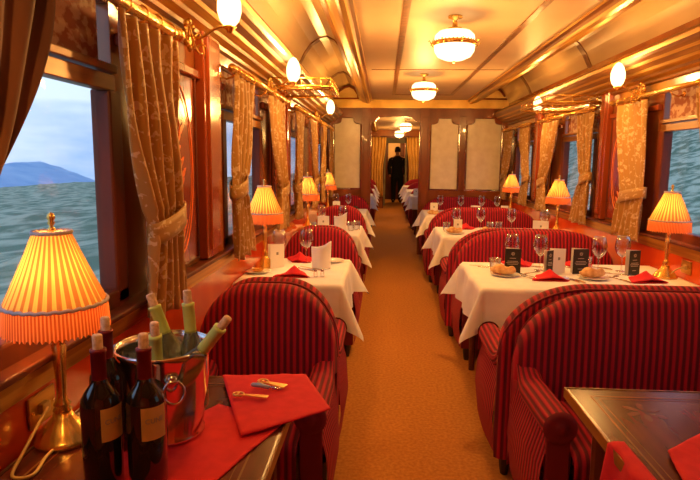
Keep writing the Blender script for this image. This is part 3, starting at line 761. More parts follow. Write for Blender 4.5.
# ---------------------------------------------------------------- marquetry panels
def marquetry(side, y0, y1, label):
    sg = 1 if side == 'L' else -1; X = XL if side == 'L' else XR
    t = thing('marquetry_panel', label, 'wall panel', (X, (y0+y1)/2, 1.40)); hy, hz = (y1-y0)/2, .40
    a, b = sorted((sg*.001, sg*.012)); MB().box(a, b, -hy, hy, -hz, hz).build('veneer', wood_red, t)
    m = MB(); x = sg*.014
    m.tube([(x, -hy, -hz), (x, hy, -hz), (x, hy, hz), (x, -hy, hz)], .008, 6, closed=True); m.build('moulding', wood_dark, t)
    m = MB(); n = 40
    for (kk, r) in ((1.0, .004), (.9, .002)):
        m.tube([(sg*.0125, hy*.80*kk*math.cos(2*PI*i/n), hz*.90*kk*math.sin(2*PI*i/n)) for i in range(n)], r, 5, closed=True)
    m.build('oval_inlay', inlay_m, t, smooth=True)
    m = MB(); rr = random.Random(int(y0*100))
    def leaf(cy, cz, ang, l, w_):
        pts = []
        for k in range(10):
            q = 2*PI*k/10; px = l*math.cos(q); py = w_*math.sin(q)*(1-.3*math.cos(q))
            pts.append((cy+px*math.cos(ang)-py*math.sin(ang), cz+px*math.sin(ang)+py*math.cos(ang)))
        k = len(pts); m.add([(sg*.0121, a, b) for a, b in pts]+[(sg*.0138, a, b) for a, b in pts], [list(range(k, 2*k))]+[(i, (i+1) % k, k+(i+1) % k, k+i) for i in range(k)])
    for j in range(11):
        z = -.28+j*.045; cy = .03*math.sin(j*1.3)*hy/.2
        for s in (-1, 1): leaf(cy+s*hy*.16, z, PI/2-s*.9, .030+.01*rr.random(), .012)
        if j % 2: 
            for k in range(6): leaf(cy+.02*math.cos(k*PI/3), z+.02*math.sin(k*PI/3), k*PI/3, .015, .009)
    m.tube([(sg*.0128, .03*math.sin(j*1.3)*hy/.2, -.32+j*.045) for j in range(13)], .003, 5)
    m.build('flower_inlay', inlay_m, t)
    return t
marquetry('L', 2.10, 2.55, 'red marquetry panel with oval and flowers beside the near left curtain')
marquetry('L', 4.30, 4.70, 'red marquetry panel behind the pale curtain of second left window')
marquetry('R', 4.26, 4.80, 'red marquetry panel with flower oval beside the near right curtain')
marquetry('R', 6.42, 6.80, 'red marquetry panel between second and last right windows')

# ---------------------------------------------------------------- light fittings
def add_point(name, loc, power, rad, parent=None, col=WARM):
    l = bpy.data.lights.new(name, 'POINT'); l.energy = power; l.color = col; l.shadow_soft_size = rad
    o = bpy.data.objects.new(name, l); COL.objects.link(o)
    if parent is not None: o.parent = parent
    o.location = loc; return o
def ceiling_lamp(loc, label, first=[None]):
    if first[0]: c = again(first[0], loc, label); return c
    t = thing('ceiling_lamp', label, 'ceiling light', loc)
    m = MB(); m.lathe([(.0005, .074), (.045, .074), (.045, .062), (.012, .05), (.02, 0), (.045, 0), (.045, -.012), (.012, -.02), (.012, -.03)], 24, caps=False); m.build('ceiling_rose', brass, t, smooth=True)
    m = MB(); m.lathe([(.05, -.012), (.10, -.022), (.124, -.045), (.130, -.085)], 32, caps=False); m.build('upper_bowl', bowl_glow, t, smooth=True)
    m = MB(); m.lathe([(.130, -.108), (.126, -.142), (.105, -.175), (.06, -.195), (.0005, -.202)], 32, caps=False); m.build('lower_bowl', bowl_glow, t, smooth=True)
    m = MB(); m.lathe([(.131, -.083), (.136, -.086), (.135, -.106), (.131, -.110)], 48, caps=False)
    for k in range(36):
        a = 2*PI*k/36; m.sphere((.140*math.cos(a), .140*math.sin(a), -.084), .005, 6); m.sphere((.137*math.cos(a), .137*math.sin(a), -.108), .004, 6)
    for k in range(8):
        a = 2*PI*k/8+.2; c, s = math.cos(a), math.sin(a); m.tube([(.134*c, .134*s, -.11), (.155*c, .155*s, -.098), (.165*c, .165*s, -.082), (.172*c, .172*s, -.088)], .004, 5)
    m.build('gallery_ring', brass, t, smooth=True)
    m = MB(); m.sphere((0, 0, -.208), .010, 8); m.build('finial', brass, t, smooth=True)
    add_point('bulb_light', (0, 0, -.30), P_CEIL, .10, t)
    add_point('bulb_glow', (0, 0, -.02), P_CEIL*.02, .03, t)
    first[0] = t; return t
ZC = 2.285
ceiling_lamp((.435, 3.80, ZC), 'large glowing globe ceiling lamp with brass band, nearest the camera')
ceiling_lamp((.41, 6.25, ZC), 'smaller looking globe ceiling lamp with brass band, before the partition')
ceiling_lamp((XC-.05, 12.9, ZC), 'glowing ceiling lamp seen through the doorway, upper one')
ceiling_lamp((.36, 20.4, 2.28), 'small ceiling lamp added to brighten the far vestibule, behind the standing person')  # lamp added to brighten the vestibule behind the person
ceiling_lamp((XC-.1, 16.3, ZC), 'glowing ceiling lamp seen through the doorway, lower farther one')

def sconce(side, y, label, z=1.945, first={}):
    sg = 1 if side == 'L' else -1; X = (XL if side == 'L' else XR)+sg*.058
    if side in first: return again(first[side], (X, y, z), label)
    t = thing('wall_sconce', label, 'wall light', (X, y, z)); first[side] = t
    m = MB(); m.lathe([(.0005, .012), (.022, .012), (.035, .004), (.045, 0)], 20, caps=False)
    for k in range(8):
        a = k*PI/4; m.sphere((.04*math.cos(a), .055*math.sin(a), .006), .012, 8)
    m.xf(Matrix.Rotation(sg*PI/2, 4, 'Y')); m.xf(Matrix.Scale(1.3, 4, (0, 0, 1))); m.build('backplate', brass, t, smooth=True)
    m = MB(); pts = []
    for k in range(17):
        q = k/16; pts.append((sg*(.01+.162*q), -.012*math.sin(q*6), -.02*math.sin(q*PI*2)+.02*q))
    m.tube(pts, .006, 8)
    for s in (-1, 1):
        m.tube([(sg*.01+sg*.05*j/10, s*(.02+.045*math.sin(j/10*PI)), -.03+.05*math.sin(j/10*5)) for j in range(11)], .0035, 6)
    m.tube([(sg*(.055+.018*math.cos(a)), 0, -.055+.018*math.sin(a)) for a in [j*.6 for j in range(9)]], .004, 6)
    m.build('arm', brass, t, smooth=True)
    cx = sg*.172
    m = MB(); m.lathe([(.0005, .005), (.010, .008), (.014, .018), (.026, .030), (.022, .034)], 16, (cx, 0, 0), caps=False); m.build('cup', brass, t, smooth=True)
    m = MB(); m.lathe([(.018, .030), (.038, .055), (.048, .090), (.047, .125), (.036, .162), (.019, .188), (.0005, .198)], 20, (cx, 0, 0), caps=False); m.build('tulip_shade', tulip_glow, t, smooth=True)
    add_point('sconce_light', (cx+sg*.07, 0, .10), P_SCONCE, .03, t)
    return t
sconce('L', 2.36, 'lit brass wall sconce above the nearest left marquetry panel')
sconce('L', 4.0, 'lit brass wall sconce beside the left luggage rack, second along')
sconce('L', 6.75, 'lit brass wall sconce on the left wall nearest the partition')
sconce('R', 4.20, 'lit brass wall sconce on the right wall above the marquetry panel')
sconce('R', 6.30, 'lit brass wall sconce on the right wall nearest the partition')
# sconces just beyond the frame that light the foreground
sconce('R', 2.2, 'lit brass wall sconce right of the near window')
sconce('L', .50, 'unseen lit brass wall sconce added left of the near window to brighten the foreground')  # unseen sconce, put in to brighten the foreground

def rack(side, y0, y1, z, label):
    sg = 1 if side == 'L' else -1; X = XL if side == 'L' else XR
    t = thing('luggage_rack', label, 'luggage rack', (X, y0, z)); L = y1-y0; D = .48
    m = MB()
    for k in range(9): m.tube([(sg*(.03+k*(D-.05)/8), 0, 0), (sg*(.03+k*(D-.05)/8), L, 0)], .005, 5)
    m.build('tray_bars', brass, t, smooth=True)
    m = MB(); m.tube([(sg*.01, 0, 0), (sg*D, 0, 0), (sg*D, L, 0), (sg*.01, L, 0)], .009, 8)
    m.tube([(sg*.01, 0, .055), (sg*D, 0, .055), (sg*D, L, .055), (sg*.01, L, .055)], .006, 8)
    n = 14
    for k in range(n+1): m.tube([(sg*D, L*k/n, 0), (sg*D, L*k/n, .055)], .003, 5)
    for yy in (0, L):
        for k in range(1, 7): m.tube([(sg*D*k/7, yy, 0), (sg*D*k/7, yy, .055)], .003, 5)
    m.build('gallery_rail', brass, t, smooth=True)
    for yy in (.04, L-.04):
        b = MB(); b.tube([(sg*.012, yy, -.012), (sg*.16, yy, -.014), (sg*.3, yy, -.012), (sg*D, yy, 0)], .008, 6)
        b.tube([(sg*(.08+.03*math.cos(a)), yy, .028+.022*math.sin(a)) for a in [j*.5 for j in range(12)]], .004, 5); b.box(*sorted((0.001*sg, sg*.012)), yy-.02, yy+.02, -.03, .02)
        b.build('bracket', brass, t, smooth=True)
    return t
rack('L', .85, 1.82, 1.98, 'brass luggage rack over the near left window')
rack('L', 4.08, 4.74, 1.96, 'brass luggage rack on the left wall beside the second sconce')
rack('R', 5.02, 5.95, 1.955, 'brass luggage rack on the right wall by the sconce')

# ---------------------------------------------------------------- table lamps
lamp0 = None
def table_lamp(x, y, label, rz=0):
    global lamp0
    if lamp0: return again(lamp0, (x, y, TT+.004), label)
    t = thing('table_lamp', label, 'table lamp', (x, y, TT))
    m = MB(); m.lathe([(.068, 0), (.070, .008), (.064, .016), (.060, .02), (.055, .03), (.040, .045), (.026, .062), (.020, .075)], 32, mod=lambda a, j: 1+.03*math.cos(a*12) if j > 3 else 1); m.build('base', brass, t, smooth=True)
    m = MB(); m.lathe([(.018, .073), (.023, .080), (.016, .088), (.021, .095), (.014, .105), (.011, .12), (.015, .20), (.017, .245), (.013, .25), (.018, .258), (.012, .27), (.010, .31), (.008, .34), (.008, .41)], 16); m.build('stem', brass, t, smooth=True)
    # pleated shade
    NP = 40; m = MB(); prof = [(.040, .525), (.043, .518), (.059, .478), (.077, .435), (.096, .392), (.113, .355)]
    def fn(u, v):
        k = v*(len(prof)-1); i = min(len(prof)-2, int(k)); f_ = k-i; r = prof[i][0]*(1-f_)+prof[i+1][0]*f_; z = prof[i][1]*(1-f_)+prof[i+1][1]*f_
        a = 2*PI*u; r *= 1+.018*math.cos(a*34+.6); return (r*math.cos(a), r*math.sin(a), z)
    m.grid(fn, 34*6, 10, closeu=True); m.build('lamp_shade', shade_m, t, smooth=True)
    m = MB()
    for z, r in ((.523, .042), (.354, .115)):
        m = MB(); m.tube([(r*math.cos(a), r*math.sin(a), z+.002*math.sin(a*28)) for a in [2*PI*k/84 for k in range(84)]], .0045, 6, closed=True)
        m.build('braid', braid_m, t, smooth=True)
    m = MB()
    def fr(u, v):
        a = 2*PI*u; r = .115+.004*v+.0018*math.sin(a*90); return (r*math.cos(a), r*math.sin(a), .352-.064*v-.004*v*math.sin(a*57))
    m.grid(fr, 270, 3, closeu=True); m.build('fringe', fringe_m, t, smooth=True)
    m = MB()
    for k in range(3):
        a = k*2*PI/3; m.tube([(.004*math.cos(a), .004*math.sin(a), .515), (.041*math.cos(a), .041*math.sin(a), .522)], .0015, 5)
    m.tube([(0, 0, .405), (.02, 0, .43), (.02, 0, .48), (0, 0, .50), (0, 0, .53)], .002, 6); m.build('harp', brass, t)
    m = MB(); m.lathe([(.0005, .571), (.007, .566), (.010, .557), (.006, .550), (.009, .545), (.004, .537), (.009, .531), (.010, .525)], 14); m.build('finial', brass, t, smooth=True)
    m = MB(); m.sphere((0, 0, .415), .018, 12, (1, 1, 1.3)); m.build('bulb', bulb_glow, t, smooth=True)
    add_point('lamp_light', (.0, .0, .415), P_LAMP, .026, t)
    lamp0 = t; return t
table_lamp(-.785, 1.30, 'brass table lamp with pleated fringed shade beside the wine bottles, left foreground')
table_lamp(-.76, 3.62, 'lit table lamp on the first white table at left')
table_lamp(-.76, 5.72, 'lit table lamp on the second white table at left')
table_lamp(-.76, 7.82, 'lit table lamp on the left table nearest the partition')
table_lamp(1.74, 3.55, 'lit pleated table lamp below the near right window')
table_lamp(1.73, 5.75, 'lit table lamp on the second white table at right')
table_lamp(1.73, 7.85, 'lit table lamp on the right table nearest the partition')

# outlets
def outlet(side, y, z, label):
    sg = 1 if side == 'L' else -1; X = (XL if side == 'L' else XR)+sg*.0105
    t = thing('wall_socket', label, 'socket', (X, y, z)); a, b = sorted((0.001, sg*.008)); MB().box(a, b, -.055, .055, -.04, .04).build('plate', brass_dull, t, bevel=.003)
    a, b = sorted((sg*.006, sg*.022)); MB().box(a, b, -.02, .012, -.014, .014).build('plug', cord_m, t, bevel=.003)
    m = MB()
    for s in (-1, 1): m.tube([(sg*.007, s*.044, 0), (sg*.0105, s*.044, 0)], .004, 8)
    m.build('screws', brass, t); return t
outlet('L', 1.31, .83, 'brass wall socket behind the left foreground lamp')
outlet('R', 3.50, .83, 'brass wall socket below the near right window, beside the lamp')
def cord(pts, label):
    P = [Vector(q) for q in pts]; out_ = []
    for i in range(len(P)-1):
        a, b, c, d = P[max(0, i-1)], P[i], P[i+1], P[min(len(P)-1, i+2)]
        for k in range(8):
            q = k/8; out_.append(.5*((2*b)+(c-a)*q+(2*a-5*b+4*c-d)*q*q+(3*b-3*c+d-a)*q**3))
    out_.append(P[-1]); o = MB().tube(out_, .0038, 8).build('lamp_cord', cord_m, smooth=True); return tag(o, label, 'cord')
cord([(XL+.033, 1.306, .83), (XL+.05, 1.25, .825), (XL+.055, 1.17, .785), (XL+.06, 1.12, TT+.006), (XL+.1, 1.13, TT+.005), (-.775, 1.20, TT+.005), (-.775, 1.232, TT+.008)], 'yellowish cord looping from the left wall socket to the foreground lamp')
cord([(XR-.033, 3.495, .83), (XR-.06, 3.50, .82), (XR-.09, 3.50, .80), (XR-.10, 3.52, TT+.02), (1.80, 3.54, TT+.012)], 'short cord from the right wall socket to the lamp')

# ---------------------------------------------------------------- wine bottles and ice bucket
def text(body, size, mtl, parent, M, ext=.0003, name='lettering'):
    c = bpy.data.curves.new(name, 'FONT'); c.body = body; c.size = size; c.align_x = 'CENTER'; c.align_y = 'CENTER'; c.extrude = ext
    o = bpy.data.objects.new(name, c); COL.objects.link(o); dg = bpy.context.evaluated_depsgraph_get()
    me = bpy.data.meshes.new_from_object(o.evaluated_get(dg)); bpy.data.objects.remove(o)
    me.materials.clear(); me.materials.append(mtl)
    q = bpy.data.objects.new(name, me); link(q, parent); q.matrix_local = M; return q
def wine(label, x, y, ang):
    t = thing('red_wine_bottle', label, 'wine bottle', (x, y, TT), ang)
    m = MB(); m.lathe([(.0005, .004), (.036, 0), (.0405, .006), (.041, .05), (.041, .180), (.039, .195), (.030, .212), (.020, .226), (.0150, .238), (.0145, .25)], 32, caps=False); m.build('body', bottle_dark, t, smooth=True)
    m = MB(); m.lathe([(.0155, .225), (.0155, .295), (.0165, .296), (.0165, .302), (.013, .303), (.0005, .303)], 24, caps=False); m.build('capsule', red_foil, t, smooth=True)
    m = MB(); m.lathe([(.0105, .302), (.0105, .330), (.009, .333), (.0005, .333)], 16, caps=False); m.build('cork', cork_m, t, smooth=True)
    m = MB(); m.grid(lambda u, v: (.0415*math.sin((u-.5)*1.35), -.0415*math.cos((u-.5)*1.35), .112+.072*v), 16, 2); lb = m.build('front_label', paper, t, smooth=True)
    for body, z, s in (('CUNE', .154, .015),):
        q = text(body, s, grey_ink, lb, Matrix.Translation((0, -.0415, z)) @ Matrix.Rotation(PI/2, 4, 'X'))
        for v in q.data.vertices:      # wrap round the bottle
            a = v.co.x/.0415; r = .0417+v.co.z; v.co = Vector((r*math.sin(a), v.co.y, r*math.cos(a)-.0415))
    m = MB(); m.grid(lambda u, v: (.0415*math.sin(PI+(u-.5)*1.2), -.0415*math.cos(PI+(u-.5)*1.2), .065+.09*v), 12, 2); m.build('back_label', card_white, t, smooth=True)
    return t
wine('leftmost front red wine bottle, its cream label turned toward the aisle', -.592, 1.12, 1.12)
wine('red wine bottle nearest the ice bucket with its cream label facing the camera', -.500, 1.135, .82)
wine('red wine bottle standing behind the two others, its label turned away', -.640, 1.25, 2.6)

t = thing('ice_bucket', 'polished steel ice bucket with ring handles, on the left foreground table', 'ice bucket', (-.545, 1.36, TT), .1)
m = MB(); m.lathe([(.0005, .002), (.088, 0), (.094, .006), (.094, .012), (.090, .017), (.106, .13), (.116, .218), (.124, .229), (.122, .236), (.114, .232), (.112, .218), (.102, .13), (.086, .02), (.0005, .018)], 48, caps=False); m.build('body', steel, t, smooth=True)
for a in (-1.15, 2.0):
    c, s = math.cos(a), math.sin(a); Mx = Matrix.Rotation(a, 4, 'Z') @ Matrix.Translation((.110, 0, .178))
    m = MB(); m.sphere((0, 0, 0), .014, 10, (.6, 1, 1)); m.tube([(0, -.016, 0), (.012, -.012, 0), (.014, 0, 0), (.012, .012, 0), (0, .016, 0)], .004, 6); m.xf(Mx); m.build('handle_boss', steel, t, smooth=True)
    m = MB(); m.tube([(.012+.006*(1-math.cos(q)), .024*math.sin(q), -.024+.026*math.cos(q)) for q in [2*PI*k/24 for k in range(24)]], .0035, 8, closed=True); m.xf(Mx); m.build('ring_handle', steel, t, smooth=True)
MB().tube([(.119*math.cos(a), .119*math.sin(a), .232) for a in [2*PI*k/64 for k in range(64)]], .0045, 8, closed=True).build('rim', steel, t, smooth=True)
o = MB().lathe([(.0005, .170), (.05, .171), (.1035, .165)], 32, (-.545, 1.36, TT), caps=False)
rr = random.Random(5)
ice = mat('melting_ice', (.7, .75, .65), .08, Transmission_Weight=.7, IOR=1.31)
for k in range(16):
    a = rr.uniform(0, 6.28); r = rr.uniform(0, .08); o.box(-.545+r*math.cos(a)-.012, -.545+r*math.cos(a)+.012, 1.36+r*math.sin(a)-.012, 1.36+r*math.sin(a)+.012, TT+.157, TT+.178+rr.uniform(0, .008))
o = o.build('ice_cubes', ice, bevel=.003); tag(o, 'melting ice filling the steel bucket around the bottles', 'ice', kind='stuff')

def white_wine(label, base, tip, capm=green_foil, ck=cork_m):
    b = Vector(base); q = Vector(tip)-b; rot = q.to_track_quat('Z', 'Y').to_euler()
    t = thing('white_wine_bottle', label, 'wine bottle', b); t.rotation_euler = rot
    m = MB(); m.lathe([(.0005, .004), (.028, 0), (.031, .01), (.032, .13), (.029, .155), (.018, .185), (.0135, .205), (.013, .24)], 28, caps=False); m.build('body', bottle_green, t, smooth=True)
    m = MB(); m.lathe([(.0142, .195), (.0148, .2), (.0150, .262), (.0160, .263), (.0160, .270), (.012, .271), (.0005, .271)], 22, caps=False); m.build('capsule', capm, t, smooth=True)
    m = MB(); m.lathe([(.0105, .27), (.0105, .300), (.009, .303), (.0005, .303)], 16, caps=False); m.build('cork', ck, t, smooth=True)
white_wine('white wine bottle leaning left at back of the ice bucket, green capsule', (-.480, 1.375, .825), (-.585, 1.375, 1.11))
white_wine('white wine bottle in the bucket just behind the red bottle necks', (-.535, 1.295, .772), (-.525, 1.255, 1.07))
white_wine('upright white wine bottle with lime capsule at the centre of the bucket', (-.470, 1.375, .818), (-.490, 1.380, 1.12))
white_wine('white wine bottle leaning right over the bucket rim, lime capsule', (-.548, 1.31, .842), (-.360, 1.29, 1.078))

# ---------------------------------------------------------------- napkins on the foreground tables
def flat_cloth(name, label, cat, poly_fn, nu=26, nv=26, mtl=None, thick=.004):
    o = MB().grid(poly_fn, nu, nv).build(name, mtl or napkin_red, smooth=True, solid=thick); return tag(o, label, cat)
def quad_cloth(P, z0, drop_x=None, drop_y=None, seed=1, zmax=None):
    a, b, c, d = [Vector((*q, 0)) for q in P]
    nn = rnd_noise(seed)
    def fn(u, v):
        q = (a*(1-u)+b*u)*(1-v)+(d*(1-u)+c*u)*v; x, y = q.x, q.y; z = z0+.0022*nn(u*3+v*2)+.0015*math.sin(v*9+u*4)
        z = max(z, z0-.001)
        if drop_x is not None:
            ex = (x-drop_x) if drop_x_sign > 0 else (drop_x-x)
            if ex > 0: z = z-ex*.92+.002; x = drop_x+drop_x_sign*(min(.010, ex)+ex*.22)
        if drop_y is not None and y > drop_y:
            ey = y-drop_y; z -= ey*.92; y = drop_y+min(.01, ey)+ey*.15
        return (x, y, z)
    return fn
drop_x_sign = 1
ZN = TT+.006
flat_cloth('red_napkin', 'folded red napkin under the corkscrews, over the table corner', 'napkin', quad_cloth([(-.50, 1.71), (-.24, 1.752), (-.135, 1.50), (-.345, 1.325)], ZN+.008, None, None, 3))
flat_cloth('red_napkin', 'red napkin under the first one, beneath the ice bucket side, left foreground', 'napkin', quad_cloth([(-.66, 1.20), (-.46, 1.53), (-.258, 1.42), (-.40, 1.0)], ZN-.004, None, None, 8), thick=.003)
flat_cloth('red_napkin', 'crumpled red napkin on the bare table at the right foreground', 'napkin', quad_cloth([(.66, 1.16), (.70, 1.34), (1.10, 1.64), (1.28, 1.20)], ZN+.002, None, None, 12))
def hang(u, v):   # napkin hanging from the table edge on the right, left side
    return (.583-.03*v-.006*math.sin(u*7), 1.16+.30*u+.02*v, TT+.004-.30*v*(1-.15*math.sin(u*3)))
def hang2(u, v):
    if v < .18: return (.583+.03*(1-v/.18), 1.20+.18*u, TT+.008)
    q = (v-.18)/.82; return (.578-.012*q-.005*math.sin(u*7), 1.20+.18*u+.015*q, TT+.006-.20*q*(1-.25*u))
flat_cloth('red_napkin', 'red napkin hanging from the aisle edge of the bare right table', 'napkin', hang2)

# openers
zo = ZN+.018
def place(t, x, y, a): t.location = (x, y, zo); t.rotation_euler = (0, 0, a); return t
gold_op = mat('brass_opener', (.80, .50, .16), .3, .9)
def opener(label, x, y, a, L, wide):
    t = place(thing('bottle_opener', label, 'bottle opener'), x, y, a)
    m = MB(); w_ = .008+.004*wide
    m.add([], []); m.prism([(.012, -.005), (.03, -w_*.8), (L, -w_*1.2), (L+.004, -w_), (L+.004, w_), (L, w_*1.2), (.03, w_*.8), (.012, .005)], 0, .003); m.build('handle', gold_op, t, bevel=.001)
    m = MB(); m.tube([(-.002+.016*math.cos(q), .012*math.sin(q)*(1.2 if wide else 1), .002) for q in [2*PI*k/20 for k in range(20)]], .0032, 6, closed=True); m.tube([(-.004, -.008, .002), (-.004, .008, .002)], .0025, 6); m.build('loop', gold_op, t, smooth=True)
opener('wide brass bottle opener, farthest of the tools on the red napkin', -.355, 1.65, -.40, .076, 1)
opener('slim brass bottle opener, nearest of the tools on the red napkin', -.405, 1.55, -.12, .082, 0)
t = place(thing('corkscrew', 'waiter\'s corkscrew with grey handle lying between two brass openers', 'corkscrew'), -.385, 1.615, -.30)
m = MB(); m.tube([(0, 0, .005), (.006, .0, .006), (.03, .001, .007), (.058, 0, .006), (.062, 0, .005)], [.004, .0065, .007, .006, .003], 10); m.build('handle', bluish_handle, t, smooth=True)
m = MB(); m.tube([(.055+.035*k/40, .0035*math.cos(k*.9), .006+.0035*math.sin(k*.9)) for k in range(41)], .0012, 5); m.build('worm', steel, t, smooth=True)
m = MB(); m.tube([(.04, .008, .004), (.075, .009, .004), (.098, .004, .004)], [.003, .003, .002], 6); m.build('lever', steel, t, smooth=True)

# ---------------------------------------------------------------- things on the laid tables
ZT_ = TT+.0055
def proto(fn):
    st = []
    def f(x, y, label, rz=0, group=None, **kw):
        if st:
            return again(st[0], (x, y, ZT_), label, rz, group)
        t = fn(); t.location = (x, y, ZT_); t.rotation_euler = (0, 0, rz); t['label'] = label
        if group: t['group'] = group
        st.append(t); return t
    return f
@proto
def wine_glass():
    t = thing('wine_glass', 'x', 'wine glass')
    m = MB(); m.lathe([(.0005, .003), (.034, .0), (.034, .0015), (.012, .005), (.0045, .012), (.0038, .05), (.0045, .088), (.010, .096)], 24, caps=False); m.build('stem', wine_glass_m, t, smooth=True)
    m = MB(); m.lathe([(.0005, .092), (.010, .095), (.031, .114), (.046, .144), (.048, .163), (.042, .198), (.034, .230)], 28, caps=False); m.build('bowl', wine_glass_m, t, smooth=True, solid=.0012)
    return t
@proto
def tumbler():
    t = thing('tumbler', 'x', 'tumbler')
    m = MB(); m.lathe([(.0005, .006), (.028, .004), (.029, 0), (.030, .003), (.037, .09), (.0355, .09), (.029, .008)], 24, caps=False); m.build('body', wine_glass_m, t, smooth=True)
    return t
@proto
def bread_plate():
    t = thing('bread_plate', 'x', 'plate')
    m = MB(); m.lathe([(.0005, .004), (.055, .003), (.057, 0), (.06, .003), (.088, .010), (.090, .012), (.087, .0125), (.059, .006), (.0005, .006)], 32, caps=False); m.build('body', porcelain, t, smooth=True)
    return t
def roll_(x, y, label, rz=0, z=.011, first=[None]):
    if first[0]: return again(first[0], (x, y, ZT_+z), label, rz)
    def fn(u, v):
        a = 2*PI*u; b = PI*v; r = math.sin(b)
        X_ = -.078*math.cos(b); Y_ = .040*r*math.cos(a); Z_ = .024+.030*r*math.sin(a)
        k = 1+.06*math.sin(a*3+b*4)+.03*math.sin(b*9)
        return (X_, Y_*k, max(.0, Z_*k+(.006*math.cos(b*5) if math.sin(a) > .2 else 0)))
    t = thing('bread_roll', label, 'bread roll', (x, y, ZT_+z), rz)
    MB().grid(fn, 24, 16, closeu=True).build('crust', bread_m, t, smooth=True)
    first[0] = t; return t
@proto
def napkin_fold():
    t = thing('folded_napkin', 'x', 'napkin')
    def fn(u, v):
        # flat triangular fold, raised ridge
        x = (u-.5)*.22*(1-.55*v); y = -.07+.15*v; z = .004+.055*max(0, 1-abs(u-.55)*2.2)*(1-abs(v-.45)*1.3)+.004*math.sin(u*9+v*7)
        return (x, y, max(.003, z))
    MB().grid(fn, 20, 14).build('cloth', napkin_red, t, smooth=True, solid=.004)
    def f2(u, v): return ((u-.5)*.20*(1-.5*v), -.072+.15*v, .0025)
    MB().grid(f2, 4, 4).build('lower_fold', napkin_red, t, solid=.003)
    return t
def menu(x, y, label, rz, black=True, h=.115, w_=.062, dark_side=None):
    """standing folded card: two leaves meeting at a spine"""
    t = thing('menu_card', label, 'menu card', (x, y, ZT_), rz)
    for s, mt in ((-1, card_black if black else card_white), (1, card_white)):
        m = MB(); a = .55 if s > 0 else 0
        c, sn = math.cos(a), math.sin(a)
        if s < 0: m.add([(-w_/2, -.0, 0), (w_/2, 0, 0), (w_/2, 0, h), (-w_/2, 0, h), (-w_/2, .0008, 0), (w_/2, .0008, 0), (w_/2, .0008, h), (-w_/2, .0008, h)], [(0, 1, 2, 3), (7, 6, 5, 4), (0, 4, 5, 1), (1, 5, 6, 2), (2, 6, 7, 3), (3, 7, 4, 0)])
        else: m.add([(w_/2, .001, 0), (w_/2-w_*c, .001+w_*sn, 0), (w_/2-w_*c, .001+w_*sn, h), (w_/2, .001, h)], [(0, 1, 2, 3)])
        lf = m.build('front_leaf' if s < 0 else 'back_leaf', mt, t, solid=0 if s < 0 else .0008)
        if s < 0 and black:
            e_ = MB()
            for k in range(12):
                q = 2*PI*k/12; ct = Vector((.0, -.0008, h*.80)); r0, r1 = .006, .0115
                e_.tube([ct+Vector((r0*math.cos(q), 0, r0*math.sin(q))), ct+Vector((r1*math.cos(q), 0, r1*math.sin(q)))], .0011, 4)
            e_.tube([ct+Vector((.005*math.cos(q), 0, .005*math.sin(q))) for q in [j*PI/6 for j in range(12)]], .0008, 4, closed=True)
            e_.build('sun_emblem', card_ink, lf)
            l = MB()
            for z, hw in ((.62, .012), (.50, .020), (.44, .024), (.38, .020), (.20, .010)): l.box(-hw*w_/.062, hw*w_/.062, -.0009, -.0002, h*z-.0015, h*z+.0015)
            l.build('printed_lines', card_ink, lf)
        elif s < 0:
            l = MB(); l.box(-.008, .008, -.0009, -.0002, h*.55, h*.55+.018); l.build('crest', grey_ink, lf)
    return t
def glass_w(x, y, lab): return wine_glass(x, y, lab)
@proto
def fork():
    t = thing('fork', 'x', 'fork')
    m = MB(); m.tube([(0, -.09, .003), (0, -.03, .004), (0, .02, .003), (0, .045, .005)], [.005, .0035, .002, .004], 8)
    for k in range(4): m.tube([((k-1.5)*.005*.6, .045, .005), ((k-1.5)*.005, .06, .004), ((k-1.5)*.005, .092, .006)], .0014, 5)
    m.build('body', steel, t, smooth=True); return t
@proto
def knife():
    t = thing('knife', 'x', 'knife')
    m = MB(); m.tube([(0, -.10, .004), (0, -.06, .005), (0, -.01, .004)], [.005, .006, .004], 8); m.prism([(-.004, -.01), (.006, -.01), (.008, .05), (.003, .105), (-.003, .11)], .002, .0035)
    m.build('body', steel, t, smooth=False); return t
@proto
def spoon():
    t = thing('spoon', 'x', 'spoon')
    m = MB(); m.tube([(0, -.08, .003), (0, -.02, .003), (0, .03, .002)], [.005, .003, .002], 8); m.sphere((0, .052, .004), .024, 12, (.6, 1, .16))
    m.build('body', steel, t, smooth=True); return t
def shaker(x, y, label):
    t = thing('salt_shaker', label, 'shaker', (x, y, ZT_))
    MB().lathe([(.0005, .001), (.012, 0), (.013, .004), (.011, .03), (.009, .034)], 14, caps=False).build('body', wine_glass_m, t, smooth=True)
    MB().lathe([(.010, .032), (.0105, .042), (.006, .048), (.0005, .049)], 14, caps=False).build('cap', steel, t, smooth=True)

# --- first right table (four menu cards)
wine_glass(.845, 3.72, 'wine glass behind the leftmost black menu card, first right table')
wine_glass(1.02, 3.70, 'wine glass between the leftmost two menu cards, first right table')
wine_glass(1.375, 3.66, 'wine glass right of the third menu card, in front of red napkin')
wine_glass(1.545, 3.72, 'rightmost wine glass of the first right table, beside lamp')
tumbler(.715, 3.60, 'water tumbler at the left end of first right table, behind bread roll')
tumbler(1.325, 3.73, 'water tumbler half hidden behind the third black menu card')
menu(.815, 3.56, 'black menu card with sun emblem standing behind the left bread roll', -.10, h=.158, w_=.098)
menu(1.11, 3.60, 'menu card opened with its white leaf showing, behind the red napkin', .35, black=False, h=.155, w_=.095)
menu(1.045, 3.565, 'narrow black menu card edge beside the open white leaf', .6, h=.150, w_=.058)
menu(1.245, 3.60, 'tilted black menu card with emblem behind the right bread roll', .20, h=.158, w_=.104)
menu(1.565, 3.58, 'black menu card with emblem beside the lamp, white leaf behind it', .35, h=.158, w_=.084)
bread_plate(.760, 3.50, 'white bread plate at left end of first right table')
roll_(.745, 3.50, 'bread roll on the left plate of first right table', -.35)
